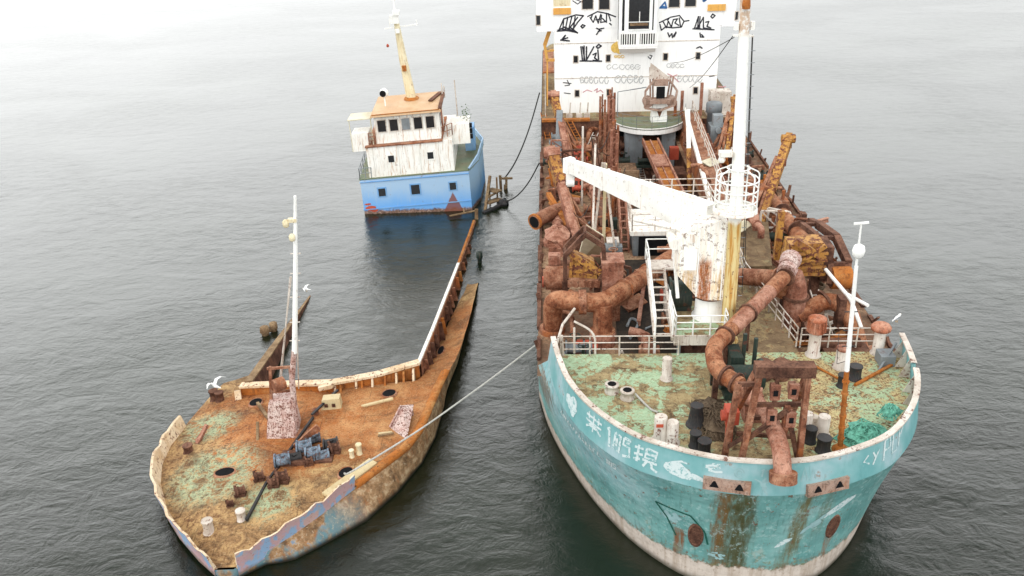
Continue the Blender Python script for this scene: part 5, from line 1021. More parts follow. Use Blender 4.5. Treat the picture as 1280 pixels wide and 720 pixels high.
K('ink', [[(821, 28), (835, 21), (845, 19), (851, 26), (848, 33), (838, 34), (829, 33), (824, 37), (822, 30)], [(826, 27), (830, 34), (832, 26), (836, 33), (838, 24)], [(838, 24), (843, 23), (840, 28), (845, 31)], [(845, 22), (847, 32)], [(851, 26), (857, 25)], [(833, 22), (831, 25)], [(832, 40), (834, 45), (837, 41), (838, 46), (842, 39)], [(842, 40), (840, 45)]], .10)
K('ink', [[(864, 35), (868, 20), (868, 34), (874, 21), (875, 35)], [(866, 34), (872, 35)], [(870, 20), (870, 34)], [(877, 27), (881, 26), (879, 32), (884, 34)], [(876, 34), (886, 36)], [(862, 35), (888, 36)], [(883, 20), (885, 22), (888, 19), (885, 17), (883, 20)], [(871, 40), (872, 45), (876, 45), (873, 42)], [(868, 59), (872, 57), (875, 59)]], .10)
K('ink', [[(726, 58), (728, 75)], [(730, 57), (730, 75)], [(733, 58), (733, 75), (742, 58)], [(728, 58), (731, 75)], [(741, 68), (745, 66), (743, 72), (747, 75)], [(741, 75), (752, 76)], [(745, 58), (747, 60), (751, 57), (748, 55), (745, 58)], [(725, 76), (751, 76)], [(747, 62), (748, 74)]], .11)
K('ink', [[(704, 103), (714, 104)], [(706, 107), (712, 106), (709, 100)], [(705, 116), (713, 117)], [(809, 70), (812, 73), (814, 69), (811, 68)], [(886, 94), (892, 93)], [(716, 2), (722, 6), (726, 3), (719, 0)]], .07)
def bubbles(mat, u0, u1, v, h, step, w=.05, seed=1):
    r = random.Random(seed); S = []; u = u0
    while u < u1:
        a = step * r.uniform(.7, 1.1); p = [(u + a * .5 + a * .5 * math.cos(t * .7 + r.uniform(-.2, .2)) * r.uniform(.7, 1), v + h * .5 * math.sin(t * .7) * r.uniform(.7, 1)) for t in range(9)]; S.append(p)
        if r.random() < .5: S.append([(u + a * .3, v), (u + a * .7, v + r.uniform(-.2, .2) * h)])
        u += a
    K(mat, S, w)
bubbles('ink_grey', 725, 757, 99.5, 10, 7, .06, 1); bubbles('ink_grey', 768, 800, 98, 11, 8, .06, 2); bubbles('ink_grey', 758, 800, 83, 7, 8, .045, 3); bubbles('ink_grey', 832, 852, 81, 6, 7, .045, 4); bubbles('ink_grey', 846, 875, 97, 9, 7, .05, 5)
K('ink_red', [[(729, 115), (734, 112), (740, 114)], [(743, 113), (747, 110), (746, 115), (751, 112), (754, 115)], [(834, 91), (839, 93), (844, 97), (848, 101)], [(836, 96), (846, 92)], [(898, 106), (903, 107), (907, 106)]], .07)
mb = MB(); x, z = W(770.5, 60)
for k in range(3):
    cx, cz, r = x + (-.12, .18, .0)[k], z + (.05, -.1, .3)[k], (.36, .3, .22)[k]
    mb.add([(cx + r * math.cos(a * math.pi / 7) * 1.0, FY - .03 - .002 * k, cz + r * 1.1 * math.sin(a * math.pi / 7)) for a in range(14)], [list(range(14))])
mb.build('graffiti', 'ink_yellow', house); bubbles('ink_yellow', 767, 779, 70, 4, 5, .05, 8)
K('ink_blue', [[(821, 10), (829, 10), (827, 3), (822, 9)], [(823, 8), (828, 9)], [(872, 1), (876, 0), (873, 2)]], .12, .05)
# fittings beside the house
mb = MB(); P = [(-7.5, 49, 9.2), (-7.7, 49, 10.4), (-7.2, 49, 11.8)]; mb.bar(P[0], P[1], .22, .25); mb.bar(P[1], P[2], .24, .3); mb.bar((-7.6, 49, 9.9), (-6.95, 49, 10.0), .16); mb.bar((-7.6, 49, 9.2), (-6.9, 49, 9.2), .25, .2); mb.bar((-7.55, 49, 5.4), (-7.5, 49, 9.2), .12); mb.build('boat_davit', 'orange', ship, 'orange boat davit beside the wheelhouse wall')
mb = MB(); mb.box(-7.9, -6.95, 49.5, 58, 8.0, 8.12); mb.build('side_walkway', 'rust', house)
for x, h, m in ((4.6, 2.6, 'rust_pink'), (3.1, 2.0, 'rust_pink'), (5.3, 1.6, 'white_grey'), (2.6, 1.2, 'rust')): mb = MB(); mb.bar((x, 45.4, 5.3), (x, 45.5, 5.3 + h), .22); mb.build('stanchion', m, ship)
mb = MB(); mb.tube([(-1.95, 45.6, 5.3), (-1.95, 45.6, 7.3), (.3, 45.7, 7.6)], .04, 6); mb.build('pole_rail', 'grey', ship)
for x in (-5.8, -5.0, -4.4): mb = MB(); mb.bar((x, 45.3, 5.3), (x + .1, 45.3, 6.6), .1); mb.box(x - .25, x + .25, 45.2, 45.6, 5.31, 5.7); mb.build('stanchion', 'white_grey', ship)
mb = MB()
for k in range(5): mb.box(5.1, 7.4, 44.9 + .0 * k, 46.6, 5.31 + k * .0, 5.45); break
mb.box(5.3, 6.9, 45.2, 46.4, 5.45, 7.2); mb.box(5.6, 6.6, 45.19, 45.2, 6.2, 7.0); mb.build('deck_cabin', 'white_grey', ship)

# ------------------------------------------------------------------ the half-sunken wreck (built where it lies; origin of its parts at the stem)
WO = (-11.0, 26.0, 0.0)
wr = thing('sunken_ship', 'half-sunken rusty coaster, orange-brown bow deck ahead of a blue and white stern house', 'ship', WO)
def wb(mb, name, mat, parent=wr, label=None): return mb.build(name, mat, parent, label, WO)
RT = [(-11.0, 25.75, .55), (-10.0, 26.45, .7), (-9.0, 27.3, .85), (-8.0, 28.3, 1.0), (-6.85, 29.5, 1.25), (-5.75, 30.7, 1.4), (-4.8, 31.9, 1.45), (-4.3, 33.1, 1.5), (-3.98, 34.7, 1.55), (-3.68, 36.5, 1.5), (-3.4, 38.2, 1.35), (-3.0, 40.6, 1.1), (-2.6, 45, .7), (-2.25, 50.6, .22), (-2.2, 51.4, -.3), (-1.95, 58, -.6), (-1.8, 66, -1.0)]
LT = [(-11.0, 25.75, .55), (-11.7, 25.75, .55), (-12.6, 26.6, .55), (-13.8, 27.95, .55), (-14.85, 29.4, .5), (-15.7, 31.1, .5), (-16.1, 32.5, .5), (-16.2, 34.0, .45), (-16.0, 35.6, .4), (-15.75, 37.2, .35), (-15.6, 38.4, .25), (-15.2, 42, -.3), (-14.8, 48, -.8), (-13.5, 58, -1.2), (-11.4, 66, -1.4)]
def prof(T, y):
    for a, b in zip(T, T[1:]):
        if a[1] <= y <= b[1]: t = (y - a[1]) / (b[1] - a[1] + 1e-9); return tuple(lerp(a[k], b[k], t) for k in range(3))
    return T[-1] if y > T[-1][1] else T[1]
# hull shell: deck edge down below the water
def under(p, cx, k, z): return (lerp(p[0], cx, k), p[1] + (0.5 if p[1] < 30 else .1) * k * 6, z)
mb = MB()
ring = LT[::-1] + RT[1:]
WLR = [(-9.4, 26.3), (-8.75, 26.8), (-7.6, 27.75), (-5.95, 29.25), (-4.9, 31.3), (-4.28, 32.8), (-3.93, 34.7), (-3.75, 36.7)]
def wlp(p):   # the listing hull rolls its starboard side out below the deck edge
    x, y, z = p
    if x > -9.5 and y < 37.5:
        for (a, b) in zip(RT[1:], RT[2:]):
            if abs(a[0] - x) < 1e-6 and abs(a[1] - y) < 1e-6: break
        i = [q[:2] for q in RT].index((x, y)) if (x, y) in [q[:2] for q in RT] else None
        W_ = {2: (-8.95, 26.7), 3: (-7.75, 27.65), 4: (-6.35, 28.85), 5: (-5.25, 30.6), 6: (-4.35, 32.6), 7: (-3.85, 34.6), 8: (-3.75, 35.6), 9: (-3.6, 37.0), 10: (-3.35, 38.5)}
        if i in W_: return W_[i]
    return (lerp(x, -9.4, .03), y + .15)
rows = [[(x, y, z) for x, y, z in ring]]
for k, zz in ((.35, .62), (.7, .3), (1.0, -.06)):
    row = []
    for p in ring:
        w_ = wlp(p); row.append((lerp(p[0], w_[0], k) + (.1 * math.sin(math.pi * k) if p[0] > -9.5 else 0), lerp(p[1], w_[1], k) - (.1 * math.sin(math.pi * k)), p[2] * zz / .97 if p[2] > .1 and zz > 0 else min(-.06, p[2] - 1 + zz)))
    rows.append(row)
rows.append([(lerp(wlp(p)[0], -9.4, .2), wlp(p)[1] + .8, -2.0) for p in ring])
mb.grid(rows, True); wb(mb, 'hull', 'wreck_hull')
# bow deck, sagging and buckled, then the narrow side decks
rnd = random.Random(21)
def camb(t): return .28 * math.sin(math.pi * t)
mb = MB(); rows = []
for k in range(40):
    y = lerp(25.85, 38.6, k / 39); l, r = prof(LT, y), prof(RT, y); row = []
    for j in range(33):
        t = j / 32; x = lerp(l[0], r[0], t); fade = min(1, (y - 25.85) / 3)
        z = lerp(l[2], r[2], t) + camb(t) * fade + (.05 * math.sin(x * 2.1 + y) + .04 * math.sin(x * .9 - y * 1.7)) * fade * math.sin(math.pi * t)
        row.append((x, lerp(y, min(y, 37.9 - .06 * (x + 13.6)), 1.0) if -13.5 < x < -4.7 else y, z))
    rows.append(row)
mb.grid(rows, True); wb(mb, 'bow_deck', 'wreck_deck')
mb = MB(); rows = []
for k in range(30):
    y = lerp(38.3, 51.4, k / 29); r = prof(RT, y)
    if y < 43.4: q = (y - 38.3) / 5.1; xin, zin = lerp(-4.6, -4.2, q), lerp(1.2, .12, q)
    else: q = (y - 43.4) / 8.0; xin, zin = lerp(-4.2, -2.75, q), lerp(.12, -.03, q)
    rows.append([(lerp(xin, r[0] + .12, j / 5), y, lerp(zin, r[2] + .06, j / 5) + .03 * math.sin(y * 3 + j)) for j in range(6)])
mb.grid(rows, True); wb(mb, 'side_deck', 'wreck_deck')
mb = MB(); rows = [[(lerp(prof(LT, y)[0], -13.4, j / 4), y, lerp(prof(LT, y)[2], .35 - .12 * (y - 38.5), j / 4)) for j in range(5)] for y in (38.3, 39.5, 41, 43, 46)]
mb.grid(rows, True); wb(mb, 'side_deck', 'wreck_deck')
# bulwarks: patched plating with cream inner rim
rj = random.Random(5)
def bulw(T, y0, y1, h0, h1, name, start=0):
    pts = [p for p in T if y0 <= p[1] <= y1]; out = MB(); inn = MB(); n = len(pts); O_, I_ = [], []
    P = []
    for a, b in zip(pts, pts[1:]):
        for k in range(4): P.append(tuple(lerp(a[i], b[i], k / 4) for i in range(3)))
    P.append(pts[-1])
    for i, p in enumerate(P):
        a = Vector(P[max(0, i - 1)][:2]); b = Vector(P[min(len(P) - 1, i + 1)][:2]); t = (b - a).normalized(); nn = Vector((t.y, -t.x))
        if nn.x * (p[0] + 11.0) < 0 and abs(p[0] + 11) > .3: nn = -nn
        if nn.y > 0 and p[1] < 28: nn = -nn
        h = lerp(h0, h1, i / (len(P) - 1)) + .05 * math.sin(i * 1.9) + rj.uniform(-.09, .05); lean = .16 + rj.uniform(-.05, .05)
        q = Vector((p[0], p[1], p[2])); N3 = Vector((nn.x, nn.y, 0))
        O_.append((q + N3 * .03 - Vector((0, 0, .32)), q + N3 * .04, q + N3 * (.04 + lean) + Vector((0, 0, h)))); I_.append((q - N3 * .06 + Vector((0, 0, h * .98)) + N3 * lean, q - N3 * .1))
    out.grid([[o[k] for o in O_] for k in range(3)], True)
    o = wb(out, name, 'wreck_bulwark')
    inn.grid([[a[2] + Vector((0, 0, .004)) for a in O_], [b[0] for b in I_], [b[1] for b in I_]], False); inn.quad(O_[0][2], I_[0][0], I_[0][1], O_[0][1]); inn.quad(O_[-1][2], I_[-1][0], I_[-1][1], O_[-1][1])
    inn.build('inner_rim', 'coaming_cream', o, None, WO); return O_
bulw(LT[1:], 25.7, 35.7, .82, .62, 'bulwark'); bulw([(-10.85, 25.75, .56)] + RT[1:], 25.7, 29.6, .8, .8, 'bulwark')
mb = MB(); pts = RT[4:11]
mb.grid([[(x + .05, y - .05, z - .12) for x, y, z in pts], [(x + .14, y - .08, z + .14) for x, y, z in pts], [(x - .1, y + .05, z + .16) for x, y, z in pts], [(x - .3, y + .15, z + .02) for x, y, z in pts]], True); wb(mb, 'sheer_strake', 'rust_orange')
mb = MB(); mb.bar((-7.9, 28.9, 1.35), (-6.2, 30.9, 1.5), .5, .12); mb.bar((-7.6, 28.75, 1.6), (-6.9, 29.4, 1.7), .1, .08); wb(mb, 'folded_plate', 'plank')
# hatch coaming: front beam and the long starboard wall with stiffeners
mb = MB(); F_ = [(-13.8, 37.9, 1.05), (-11.8, 37.5, 1.3), (-9.0, 37.0, 1.6), (-6.8, 37.3, 1.8), (-4.75, 37.9, 2.05)]
mb.grid([[(x, y, z - .9) for x, y, z in F_], [(x, y, z) for x, y, z in F_], [(x, y + .28, z) for x, y, z in F_], [(x, y + .28, z - 1.4) for x, y, z in F_]], False)
fc = wb(mb, 'hatch_coaming', 'rust_orange')
mb = MB()
for a, b in zip(F_, F_[1:]): mb.bar(Vector(a) + Vector((0, .1, .06)), Vector(b) + Vector((0, .1, .06)), .42, .12)
mb.bar((-13.9, 37.7, 1.0), (-13.85, 37.5, .55), .3, .3); mb.build('coaming_top', 'coaming_cream', fc, None, WO)
mb = MB(); mb.bar((-9.6, 36.9, 1.5), (-8.9, 36.9, 1.65), .35, .2); mb.build('coaming_patch', 'coaming_cream', fc, None, WO)
for k in range(9):
    x = -9.0 + k * .5 + random.Random(k).uniform(-.15, .15); t = (x + 9) / 4.25; z = lerp(1.6, 2.0, t); mb = MB(); mb.hexa([(x, 36.55 + .7 * t, z - .75), (x + .1, 36.55 + .7 * t, z - .75), (x + .1, 37.1 + .75 * t, z - .8), (x, 37.1 + .75 * t, z - .8), (x, 36.9 + .75 * t, z - .05), (x + .1, 36.9 + .75 * t, z - .05), (x + .1, 37.1 + .75 * t, z - .05), (x, 37.1 + .75 * t, z - .05)]); mb.build('coaming_bracket', 'rust_orange' if k % 2 else 'coaming_cream', fc, None, WO)
S_ = [(-4.75, 37.9, 2.05), (-4.35, 42, 1.65), (-3.9, 47, 1.2), (-3.4, 52.5, .72), (-2.95, 57.5, .36), (-2.6, 61.5, .08)]
mb = MB(); mb.grid([[(x, y, -1) for x, y, z in S_], [(x, y, z) for x, y, z in S_], [(x + .1, y, z) for x, y, z in S_], [(x + .1, y, -1) for x, y, z in S_]], False); sc_ = wb(mb, 'side_coaming', 'rust')
mb = MB()
for a, b in zip(S_[:3], S_[1:4]): mb.bar(Vector(a) + Vector((-.03, 0, .05)), Vector(b) + Vector((-.03, 0, .05)), .17, .1)
mb.build('coaming_top', 'white_rust', sc_, None, WO)
mb = MB()
for a, b in zip(S_[3:], S_[4:]): mb.bar(Vector(a) + Vector((-.03, 0, .03)), Vector(b) + Vector((-.05, 0, .02)), .16, .08)
mb.build('coaming_top', 'rust_orange', sc_, None, WO)
rb = random.Random(17)
y = 38.6
while y < 58:
    x, _, z = prof(S_, y); hgt = min(rb.uniform(.6, 1.2), z + .3); z -= rb.uniform(0, .12); mb = MB(); mb.hexa([(x + .1, y, z - hgt), (x + .42, y, z - hgt), (x + .42, y + .09, z - hgt), (x + .1, y + .09, z - hgt), (x + .1, y, z - .05), (x + .28, y, z - .05), (x + .28, y + .09, z - .05), (x + .1, y + .09, z - .05)]); mb.build('coaming_bracket', rb.choice(['rust_orange', 'rust', 'rust_dark']), sc_, None, WO); y += rb.uniform(.7, 1.7)
mb = MB(); mb.grid([[(-13.55, 38.1, -.5), (-13.3, 42.5, -.6), (-12.8, 50.5, -.9)], [(-13.6, 38.1, 1.2), (-13.35, 42.5, .72), (-12.75, 50.2, .0)], [(-13.2, 38.1, 1.2), (-13.0, 42.5, .7), (-12.65, 50.2, -.02)], [(-13.0, 38.1, .2), (-12.85, 42.5, -.2), (-12.6, 50.2, -.5)]], False); lc = wb(mb, 'side_coaming', 'rust_dark')
mb = MB(); mb.bar((-13.4, 38.1, 1.25), (-13.17, 42.5, .76), .4, .08); mb.bar((-13.17, 42.5, .76), (-12.72, 49.9, .02), .36, .08, .1, .06); mb.build('coaming_top', 'wood', lc, None, WO)
# mast on its box
mb = MB(); mb.hexa([(-11.45, 33.2, .75), (-9.9, 33.1, .85), (-10.0, 34.5, .85), (-11.35, 34.6, .75), (-11.1, 33.5, 2.9), (-10.1, 33.5, 2.95), (-10.1, 34.4, 2.95), (-11.1, 34.4, 2.9)]); mb.box(-11.6, -9.8, 33.0, 34.8, .7, 1.0); wm = wb(mb, 'mast_house', 'mast_white', wr, 'pink and white mast house leaning on the bow deck')
mb = MB(); mb.bar((-11.1, 33.9, 2.45), (-10.85, 33.9, 4.6), .12); mb.bar((-10.15, 33.8, .9), (-9.95, 33.85, 4.5), .14); mb.bar((-11.0, 33.85, 3.3), (-10.0, 33.85, 3.35), .1); mb.bar((-11.05, 33.85, 2.55), (-10.0, 33.85, 2.6), .12); mb.bar((-11.0, 33.9, 4.5), (-9.95, 33.9, 4.55), .1); mb.cyl((-10.75, 33.6, 3.75), (-10.35, 33.9, 3.75), .3); mb.build('mast_bracket', 'rust', wm, None, WO)
mb = MB(); mb.box(-10.95, -10.35, 33.42, 33.46, 1.2, 2.3); mb.build('access_panel', 'white_rust', wm, None, WO)
mb = MB(); mb.tube([(-10.1, 33.6, 1.0), (-9.85, 33.5, 4.2)], [.15, .13], 12); mb.tube([(-9.85, 33.5, 4.2), (-9.85 + .3, 33.5, 5.6)], [.13, .12], 12); wmm = wb(mb, 'mast', 'mast_white', wr, 'thin leaning mast, rusty below and white above')
mb = MB(); mb.tube([(-9.55, 33.5, 5.5), (-8.95, 33.5, 9.5), (-8.52, 33.5, 12.7)], [.12, .1, .06], 12); mb.build('mast_pole', 'white', wmm, None, WO)
for p0, p1, r in (((-9.25, 33.6, 9.1), (-11.3, 35.0, 1.0), .035), ((-9.2, 33.6, 9.1), (-10.95, 34.4, 2.5), .03), ((-9.0, 33.5, 9.4), (-10.6, 36.9, 1.5), .03)): mb = MB(); mb.tube([p0, p1], r, 6); mb.build('stay', 'white_grey', wmm, None, WO)
mb = MB()
for z in (6.1, 7.0, 8.2, 9.3, 10.2): x = -9.55 + (z - 5.5) * .148; mb.bar((x - .22, 33.5, z), (x + .22, 33.5, z), .035)
mb.build('rung', 'white_grey', wmm, None, WO)
mb = MB(); mb.box(-8.95, -8.6, 33.4, 33.6, 11.6, 11.75); mb.lathe(-9.05, 33.45, 11.4, [(.08, 0), (.13, .06), (.13, .24), (.06, .32)]); mb.lathe(-8.85, 33.3, 10.85, [(.08, 0), (.12, .06), (.12, .22), (.06, .3)]); mb.build('lamp', 'cream', wmm, None, WO)
# deck openings with rims
def hole(x, y, z, rx, ry, nx=0, ny=0):
    P = [(math.cos(k * math.pi / 10), math.sin(k * math.pi / 10)) for k in range(21)]
    mb = MB(); mb.grid([[(x + rx * 1.25 * a, y + ry * 1.25 * b, z + nx * rx * a - .03) for a, b in P], [(x + rx * 1.1 * a, y + ry * 1.1 * b, z + nx * rx * a + .07) for a, b in P], [(x + rx * a, y + ry * b, z + nx * rx * a + .05) for a, b in P]], True); o = wb(mb, 'deck_hatch', 'rust')
    mb = MB(); mb.add([(x + rx * 1.02 * a, y + ry * 1.02 * b, z + nx * rx * a + .052) for a, b in P[:-1]], [list(range(20))]); mb.build('hatch_opening', 'void', o, None, WO)
def dz(x, y):
    l, r = prof(LT, y), prof(RT, y); t = (x - l[0]) / (r[0] - l[0]); return lerp(l[2], r[2], t) + camb(t) * min(1, (y - 25.85) / 3) + (.05 * math.sin(x * 2.1 + y) + .04 * math.sin(x * .9 - y * 1.7)) * math.sin(math.pi * t)
for x, y, a, b in ((-12.75, 36.7, .3, .33), (-12.75, 31.2, .42, .28), (-7.3, 30.3, .3, .36), (-6.1, 36.2, .32, .3)): hole(x, y, dz(x, y) + .03, a, b, .09)
hole(-3.95, 41.4, .72, .18, .4, .5)
# windlass and anchor chain bar
cz = dz(-9.3, 31.5)
mb = MB(); mb.box(-10.3, -8.0, 31.0, 31.9, cz - .1, cz + .18); mb.bar((-10.3, 31.2, cz + .1), (-7.9, 32.0, cz + .3), .14); wl = wb(mb, 'windlass', 'rust_dark', wr, 'old windlass with pale blue drums on the bow deck')
for x, y, r, m in ((-10.15, 31.1, .26, 'blue_machine'), (-9.35, 31.9, .3, 'blue_machine'), (-8.9, 31.5, .26, 'blue_machine'), (-8.2, 32.0, .28, 'black'), (-9.1, 32.6, .2, 'blue_machine'), (-8.5, 31.35, .22, 'blue_machine'), (-9.7, 31.3, .2, 'black')):
    mb = MB(); mb.cyl((x - .25, y - .05, cz + r), (x + .25, y + .1, cz + r), r); mb.cyl((x - .32, y - .06, cz + r), (x - .25, y - .05, cz + r), r * 1.2); mb.cyl((x + .25, y + .1, cz + r), (x + .32, y + .12, cz + r), r * 1.2); mb.bar((x, y, cz + r), (x + .1, y - .1, cz + r * 2.3), .16, .1); mb.build('drum', m, wl, None, WO)
for x, y, r in ((-10.95, 30.2, .25), (-10.25, 29.75, .26), (-9.95, 30.0, .33), (-11.6, 29.5, .26), (-11.9, 28.95, .16), (-9.0, 31.0, .22), (-8.0, 31.7, .3)):
    mb = MB(); z = dz(x, y); mb.cyl((x - r * .7, y, z + r * .8), (x + r * .7, y + r * .3, z + r * .8), r * .62); mb.cyl((x - r * .75, y, z + r * .8), (x - r * .5, y + .04, z + r * .8), r); mb.cyl((x + r * .5, y + r * .2, z + r * .8), (x + r * .75, y + r * .3, z + r * .8), r * .9); mb.box(x - r * .9, x + r * .9, y - r * .5, y + r * .6, z - .05, z + r * .4); mb.bar((x, y, z + r), (x + r * .5, y - r * .8, z + r * 1.9), r * .25)
    for k in range(8): a_ = k * math.pi / 4; mb.bar((x - r * .62, y + r * .95 * math.cos(a_), z + r * .8 + r * .95 * math.sin(a_)), (x - r * .62, y + r * 1.12 * math.cos(a_), z + r * .8 + r * 1.12 * math.sin(a_)), r * .2)
    wb(mb, 'seized_gear', 'rust_dark')
mb = MB(); P = [(-9.4, 34.3, 1.55), (-10.6, 29.9, 1.3), (-11.0, 28.0, 1.0)]; mb.bar(P[0], P[1], .09, .14); mb.bar(P[1], P[2], .09, .14); mb.bar((-8.6, 36.4, 1.65), (-9.45, 34.3, 1.7), .1); wb(mb, 'chain_bar', 'black')
mb = MB(); mb.box(-10.0, -9.0, 32.9, 33.6, dz(-9.5, 33) - .05, dz(-9.5, 33) + .12); mb.bar((-9.9, 32.3, cz), (-8.8, 32.7, cz + .8), .1, .3); wb(mb, 'windlass_bed', 'rust')
for x, y, h, r, m in ((-12.45, 27.7, .6, .2, 'white_grey'), (-11.25, 28.2, .5, .18, 'white_grey'), (-15.2, 37.9, .6, .2, 'rust_dark'), (-14.85, 37.7, .55, .2, 'rust_dark'), (-15.0, 33.2, .4, .2, 'rust_dark'), (-9.4, 34.8, .3, .14, 'rust'), (-6.9, 31.6, .55, .12, 'cream'), (-7.2, 31.4, .4, .1, 'cream')):
    mb = MB(); z = dz(x, y); mb.lathe(x, y, z - .03, [(r * 1.3, 0), (r, .06), (r, h * .85), (r * 1.2, h * .9), (r * 1.15, h)], 14); wb(mb, 'mooring_post', m)
mb = MB(); x, y = -8.75, 35.5; z = dz(x, y); mb.hexa([(x - .45, y - .35, z), (x + .5, y - .3, z), (x + .45, y + .3, z), (x - .45, y + .3, z), (x - .4, y - .25, z + .5), (x + .42, y - .2, z + .55), (x + .4, y + .25, z + .55), (x - .4, y + .25, z + .5)]); o = wb(mb, 'deck_vent_box', 'plank')
mb = MB(); 
for dx in (-.2, .15): mb.box(x + dx - .08, x + dx + .08, y - .36, y - .33, z + .18, z + .36)
mb.build('vent_opening', 'rust_dark', o, None, WO)
mb = MB(); mb.hexa([(-5.75, 33.3, 1.5), (-4.95, 32.45, 1.5), (-4.9, 32.5, 1.5), (-5.7, 33.36, 1.5), (-5.25, 34.0, 2.2), (-4.75, 34.2, 2.1), (-4.7, 34.25, 2.1), (-5.2, 34.06, 2.2)])
mb.hexa([(-5.25, 34.0, 1.5), (-4.75, 34.2, 1.5), (-4.75, 34.26, 1.5), (-5.25, 34.06, 1.5), (-5.25, 34.0, 2.2), (-4.75, 34.2, 2.1), (-4.75, 34.26, 2.1), (-5.25, 34.06, 2.2)]); mb.bar((-5.75, 33.3, 1.55), (-5.25, 34.0, 2.23), .06, .1); wb(mb, 'bent_plate', 'mast_white')
mb = MB(); x, y = -15.0, 34.2; z = dz(x, y); mb.bar((x + .2, y - .4, z), (x + .5, y + .4, z + .5), .16); mb.bar((x + .1, y - .2, z), (x + .5, y + .4, z + .45), .12); wb(mb, 'davit_stump', 'rust_pink')
mb = MB(); mb.bar((-12.6, 36.5, 1.0), (-11.7, 35.0, 1.05), .14); mb.bar((-11.75, 33.0, 1.0), (-11.9, 34.0, 1.6), .12); mb.bar((-6.2, 32.6, 1.6), (-5.5, 32.7, 1.65), .1, .06); wb(mb, 'scrap_bar', 'wood')
# stern house, listing a little to port-in-picture left
def T(x, y, z): return (x + .035 * z * -1 + 0.0, y + .03 * z, z + .055 * (x + 7.0))
def tb(mb, x0, x1, y0, y1, z0, z1): return mb.hexa([T(x0, y0, z0), T(x1, y0, z0), T(x1, y1, z0), T(x0, y1, z0), T(x0, y0, z1), T(x1, y0, z1), T(x1, y1, z1), T(x0, y1, z1)])
def tp(mb, poly, z0, z1):
    n = len(poly); return mb.add([T(x, y, z0) for x, y in poly] + [T(x, y, z1) for x, y in poly], [list(range(n))[::-1], list(range(n, 2 * n))] + [[i, (i + 1) % n, (i + 1) % n + n, i + n] for i in range(n)])
mb = MB(); tp(mb, [(-11.1, 63.8), (-2.85, 63.8), (-2.2, 66.0), (-1.9, 70), (-3, 74.5), (-7, 76), (-10.5, 74), (-11.3, 70)], -2.0, 2.95); ph = wb(mb, 'poop', 'stern_blue', wr, 'blue poop of the sunken ship with rusty waterline')
mb = MB(); pol = [(-11.15, 63.75), (-2.8, 63.75), (-2.12, 65.95), (-1.8, 70), (-2.9, 74.6), (-7, 76.1), (-10.6, 74.1), (-11.35, 70)]; tp(mb, pol, 2.95, 3.03); mb.build('poop_deck', 'green_deck', ph, None, WO)
mb = MB()
for a, b in ((pol[1], pol[2]), (pol[2], pol[3]), (pol[3], pol[4])): A3, B3 = Vector(T(*a, 3.03)), Vector(T(*b, 3.03)); mb.add([A3, B3, B3 + Vector((.0, 0, .5)), A3 + Vector((0, 0, .12 if a == pol[1] else .5)), A3 + Vector((-.1, .05, 0)), B3 + Vector((-.1, 0, 0)), B3 + Vector((-.1, 0, .5)), A3 + Vector((-.1, .05, .12 if a == pol[1] else .5))], [[0, 1, 2, 3], [7, 6, 5, 4], [3, 2, 6, 7]])
mb.build('poop_bulwark', 'stern_blue', ph, None, WO)
mb = MB(); rail(mb, [T(-11.1, 63.9, 3.03), T(-10.2, 63.9, 3.03)], .8, 2, .5, .025); rail(mb, [T(-11.1, 63.9, 3.03), T(-11.25, 69, 3.03)], .8, 2, 1.2, .025); mb.build('railing', 'grey', ph, None, WO)
mb = MB(); tb(mb, -10.35, -3.9, 63.9, 71, 2.98, 5.35); dh_ = wb(mb, 'deckhouse', 'white_rust', wr, 'white rust-streaked deckhouse on the blue poop')
mb = MB(); tb(mb, -10.4, -4.6, 63.8, 70.5, 5.35, 5.42); mb.build('deck_edge', 'rust', dh_, None, WO)
mb = MB(); tb(mb, -9.55, -4.7, 64.3, 68.4, 5.45, 7.55); bh_ = wb(mb, 'bridge', 'white_rust', wr, 'small white bridge with five dark windows and tan roof')
mb = MB(); mb.hexa([T(-9.75, 63.9, 7.55), T(-4.5, 63.9, 7.55), T(-4.5, 68.6, 7.55), T(-9.75, 68.6, 7.55), T(-9.7, 63.95, 7.68), T(-4.55, 63.95, 7.68), T(-4.55, 68.5, 7.95), T(-9.6, 68.5, 7.95)]); mb.build('roof', 'tan_roof', bh_, None, WO)
for k in range(5):
    x = -9.0 + k * .9; mb = MB()
    tb(mb, x - .36, x + .36, 64.24, 64.29, 6.28, 6.34); tb(mb, x - .36, x + .36, 64.24, 64.29, 7.2, 7.26); tb(mb, x - .36, x - .3, 64.24, 64.29, 6.34, 7.2); tb(mb, x + .3, x + .36, 64.24, 64.29, 6.34, 7.2); f = mb.build('window', 'white_grey', bh_, None, WO)
    mb = MB(); tb(mb, x - .3, x + .3, 64.27, 64.293, 6.34, 7.2); mb.build('pane', 'grey' if k == 2 else 'glass', f, None, WO)
mb = MB(); tb(mb, -4.695, -4.67, 64.8, 65.6, 6.3, 7.2); mb.build('side_window', 'glass', bh_, None, WO)
mb = MB(); tb(mb, -4.68, -4.62, 65.8, 66.6, 5.46, 7.3); mb.build('door', 'rust_pink', bh_, None, WO)
def sq_window(x, z, y, par, s=.3, lab=None):
    mb = MB(); tb(mb, x - s - .1, x + s + .1, y - .03, y - .003, z - s - .14, z + s + .14); o = mb.build('window', 'blue' if par is ph else 'white_rust', par, lab, WO); mb = MB(); tb(mb, x - s, x + s, y - .045, y - .031, z - s * 1.15, z + s * 1.15); mb.build('pane', 'glass', o, None, WO)
for x in (-8.55, -5.6): sq_window(x, 4.35, 63.9, dh_, .22)
for x, s in ((-9.55, .26), (-7.0, .32), (-4.15, .24)): sq_window(x, 1.85, 63.8, ph, s)
mb = MB(); tb(mb, -11.35, -10.1, 64.3, 66, 5.0, 6.35); o = wb(mb, 'bridge_wing', 'white_rust')
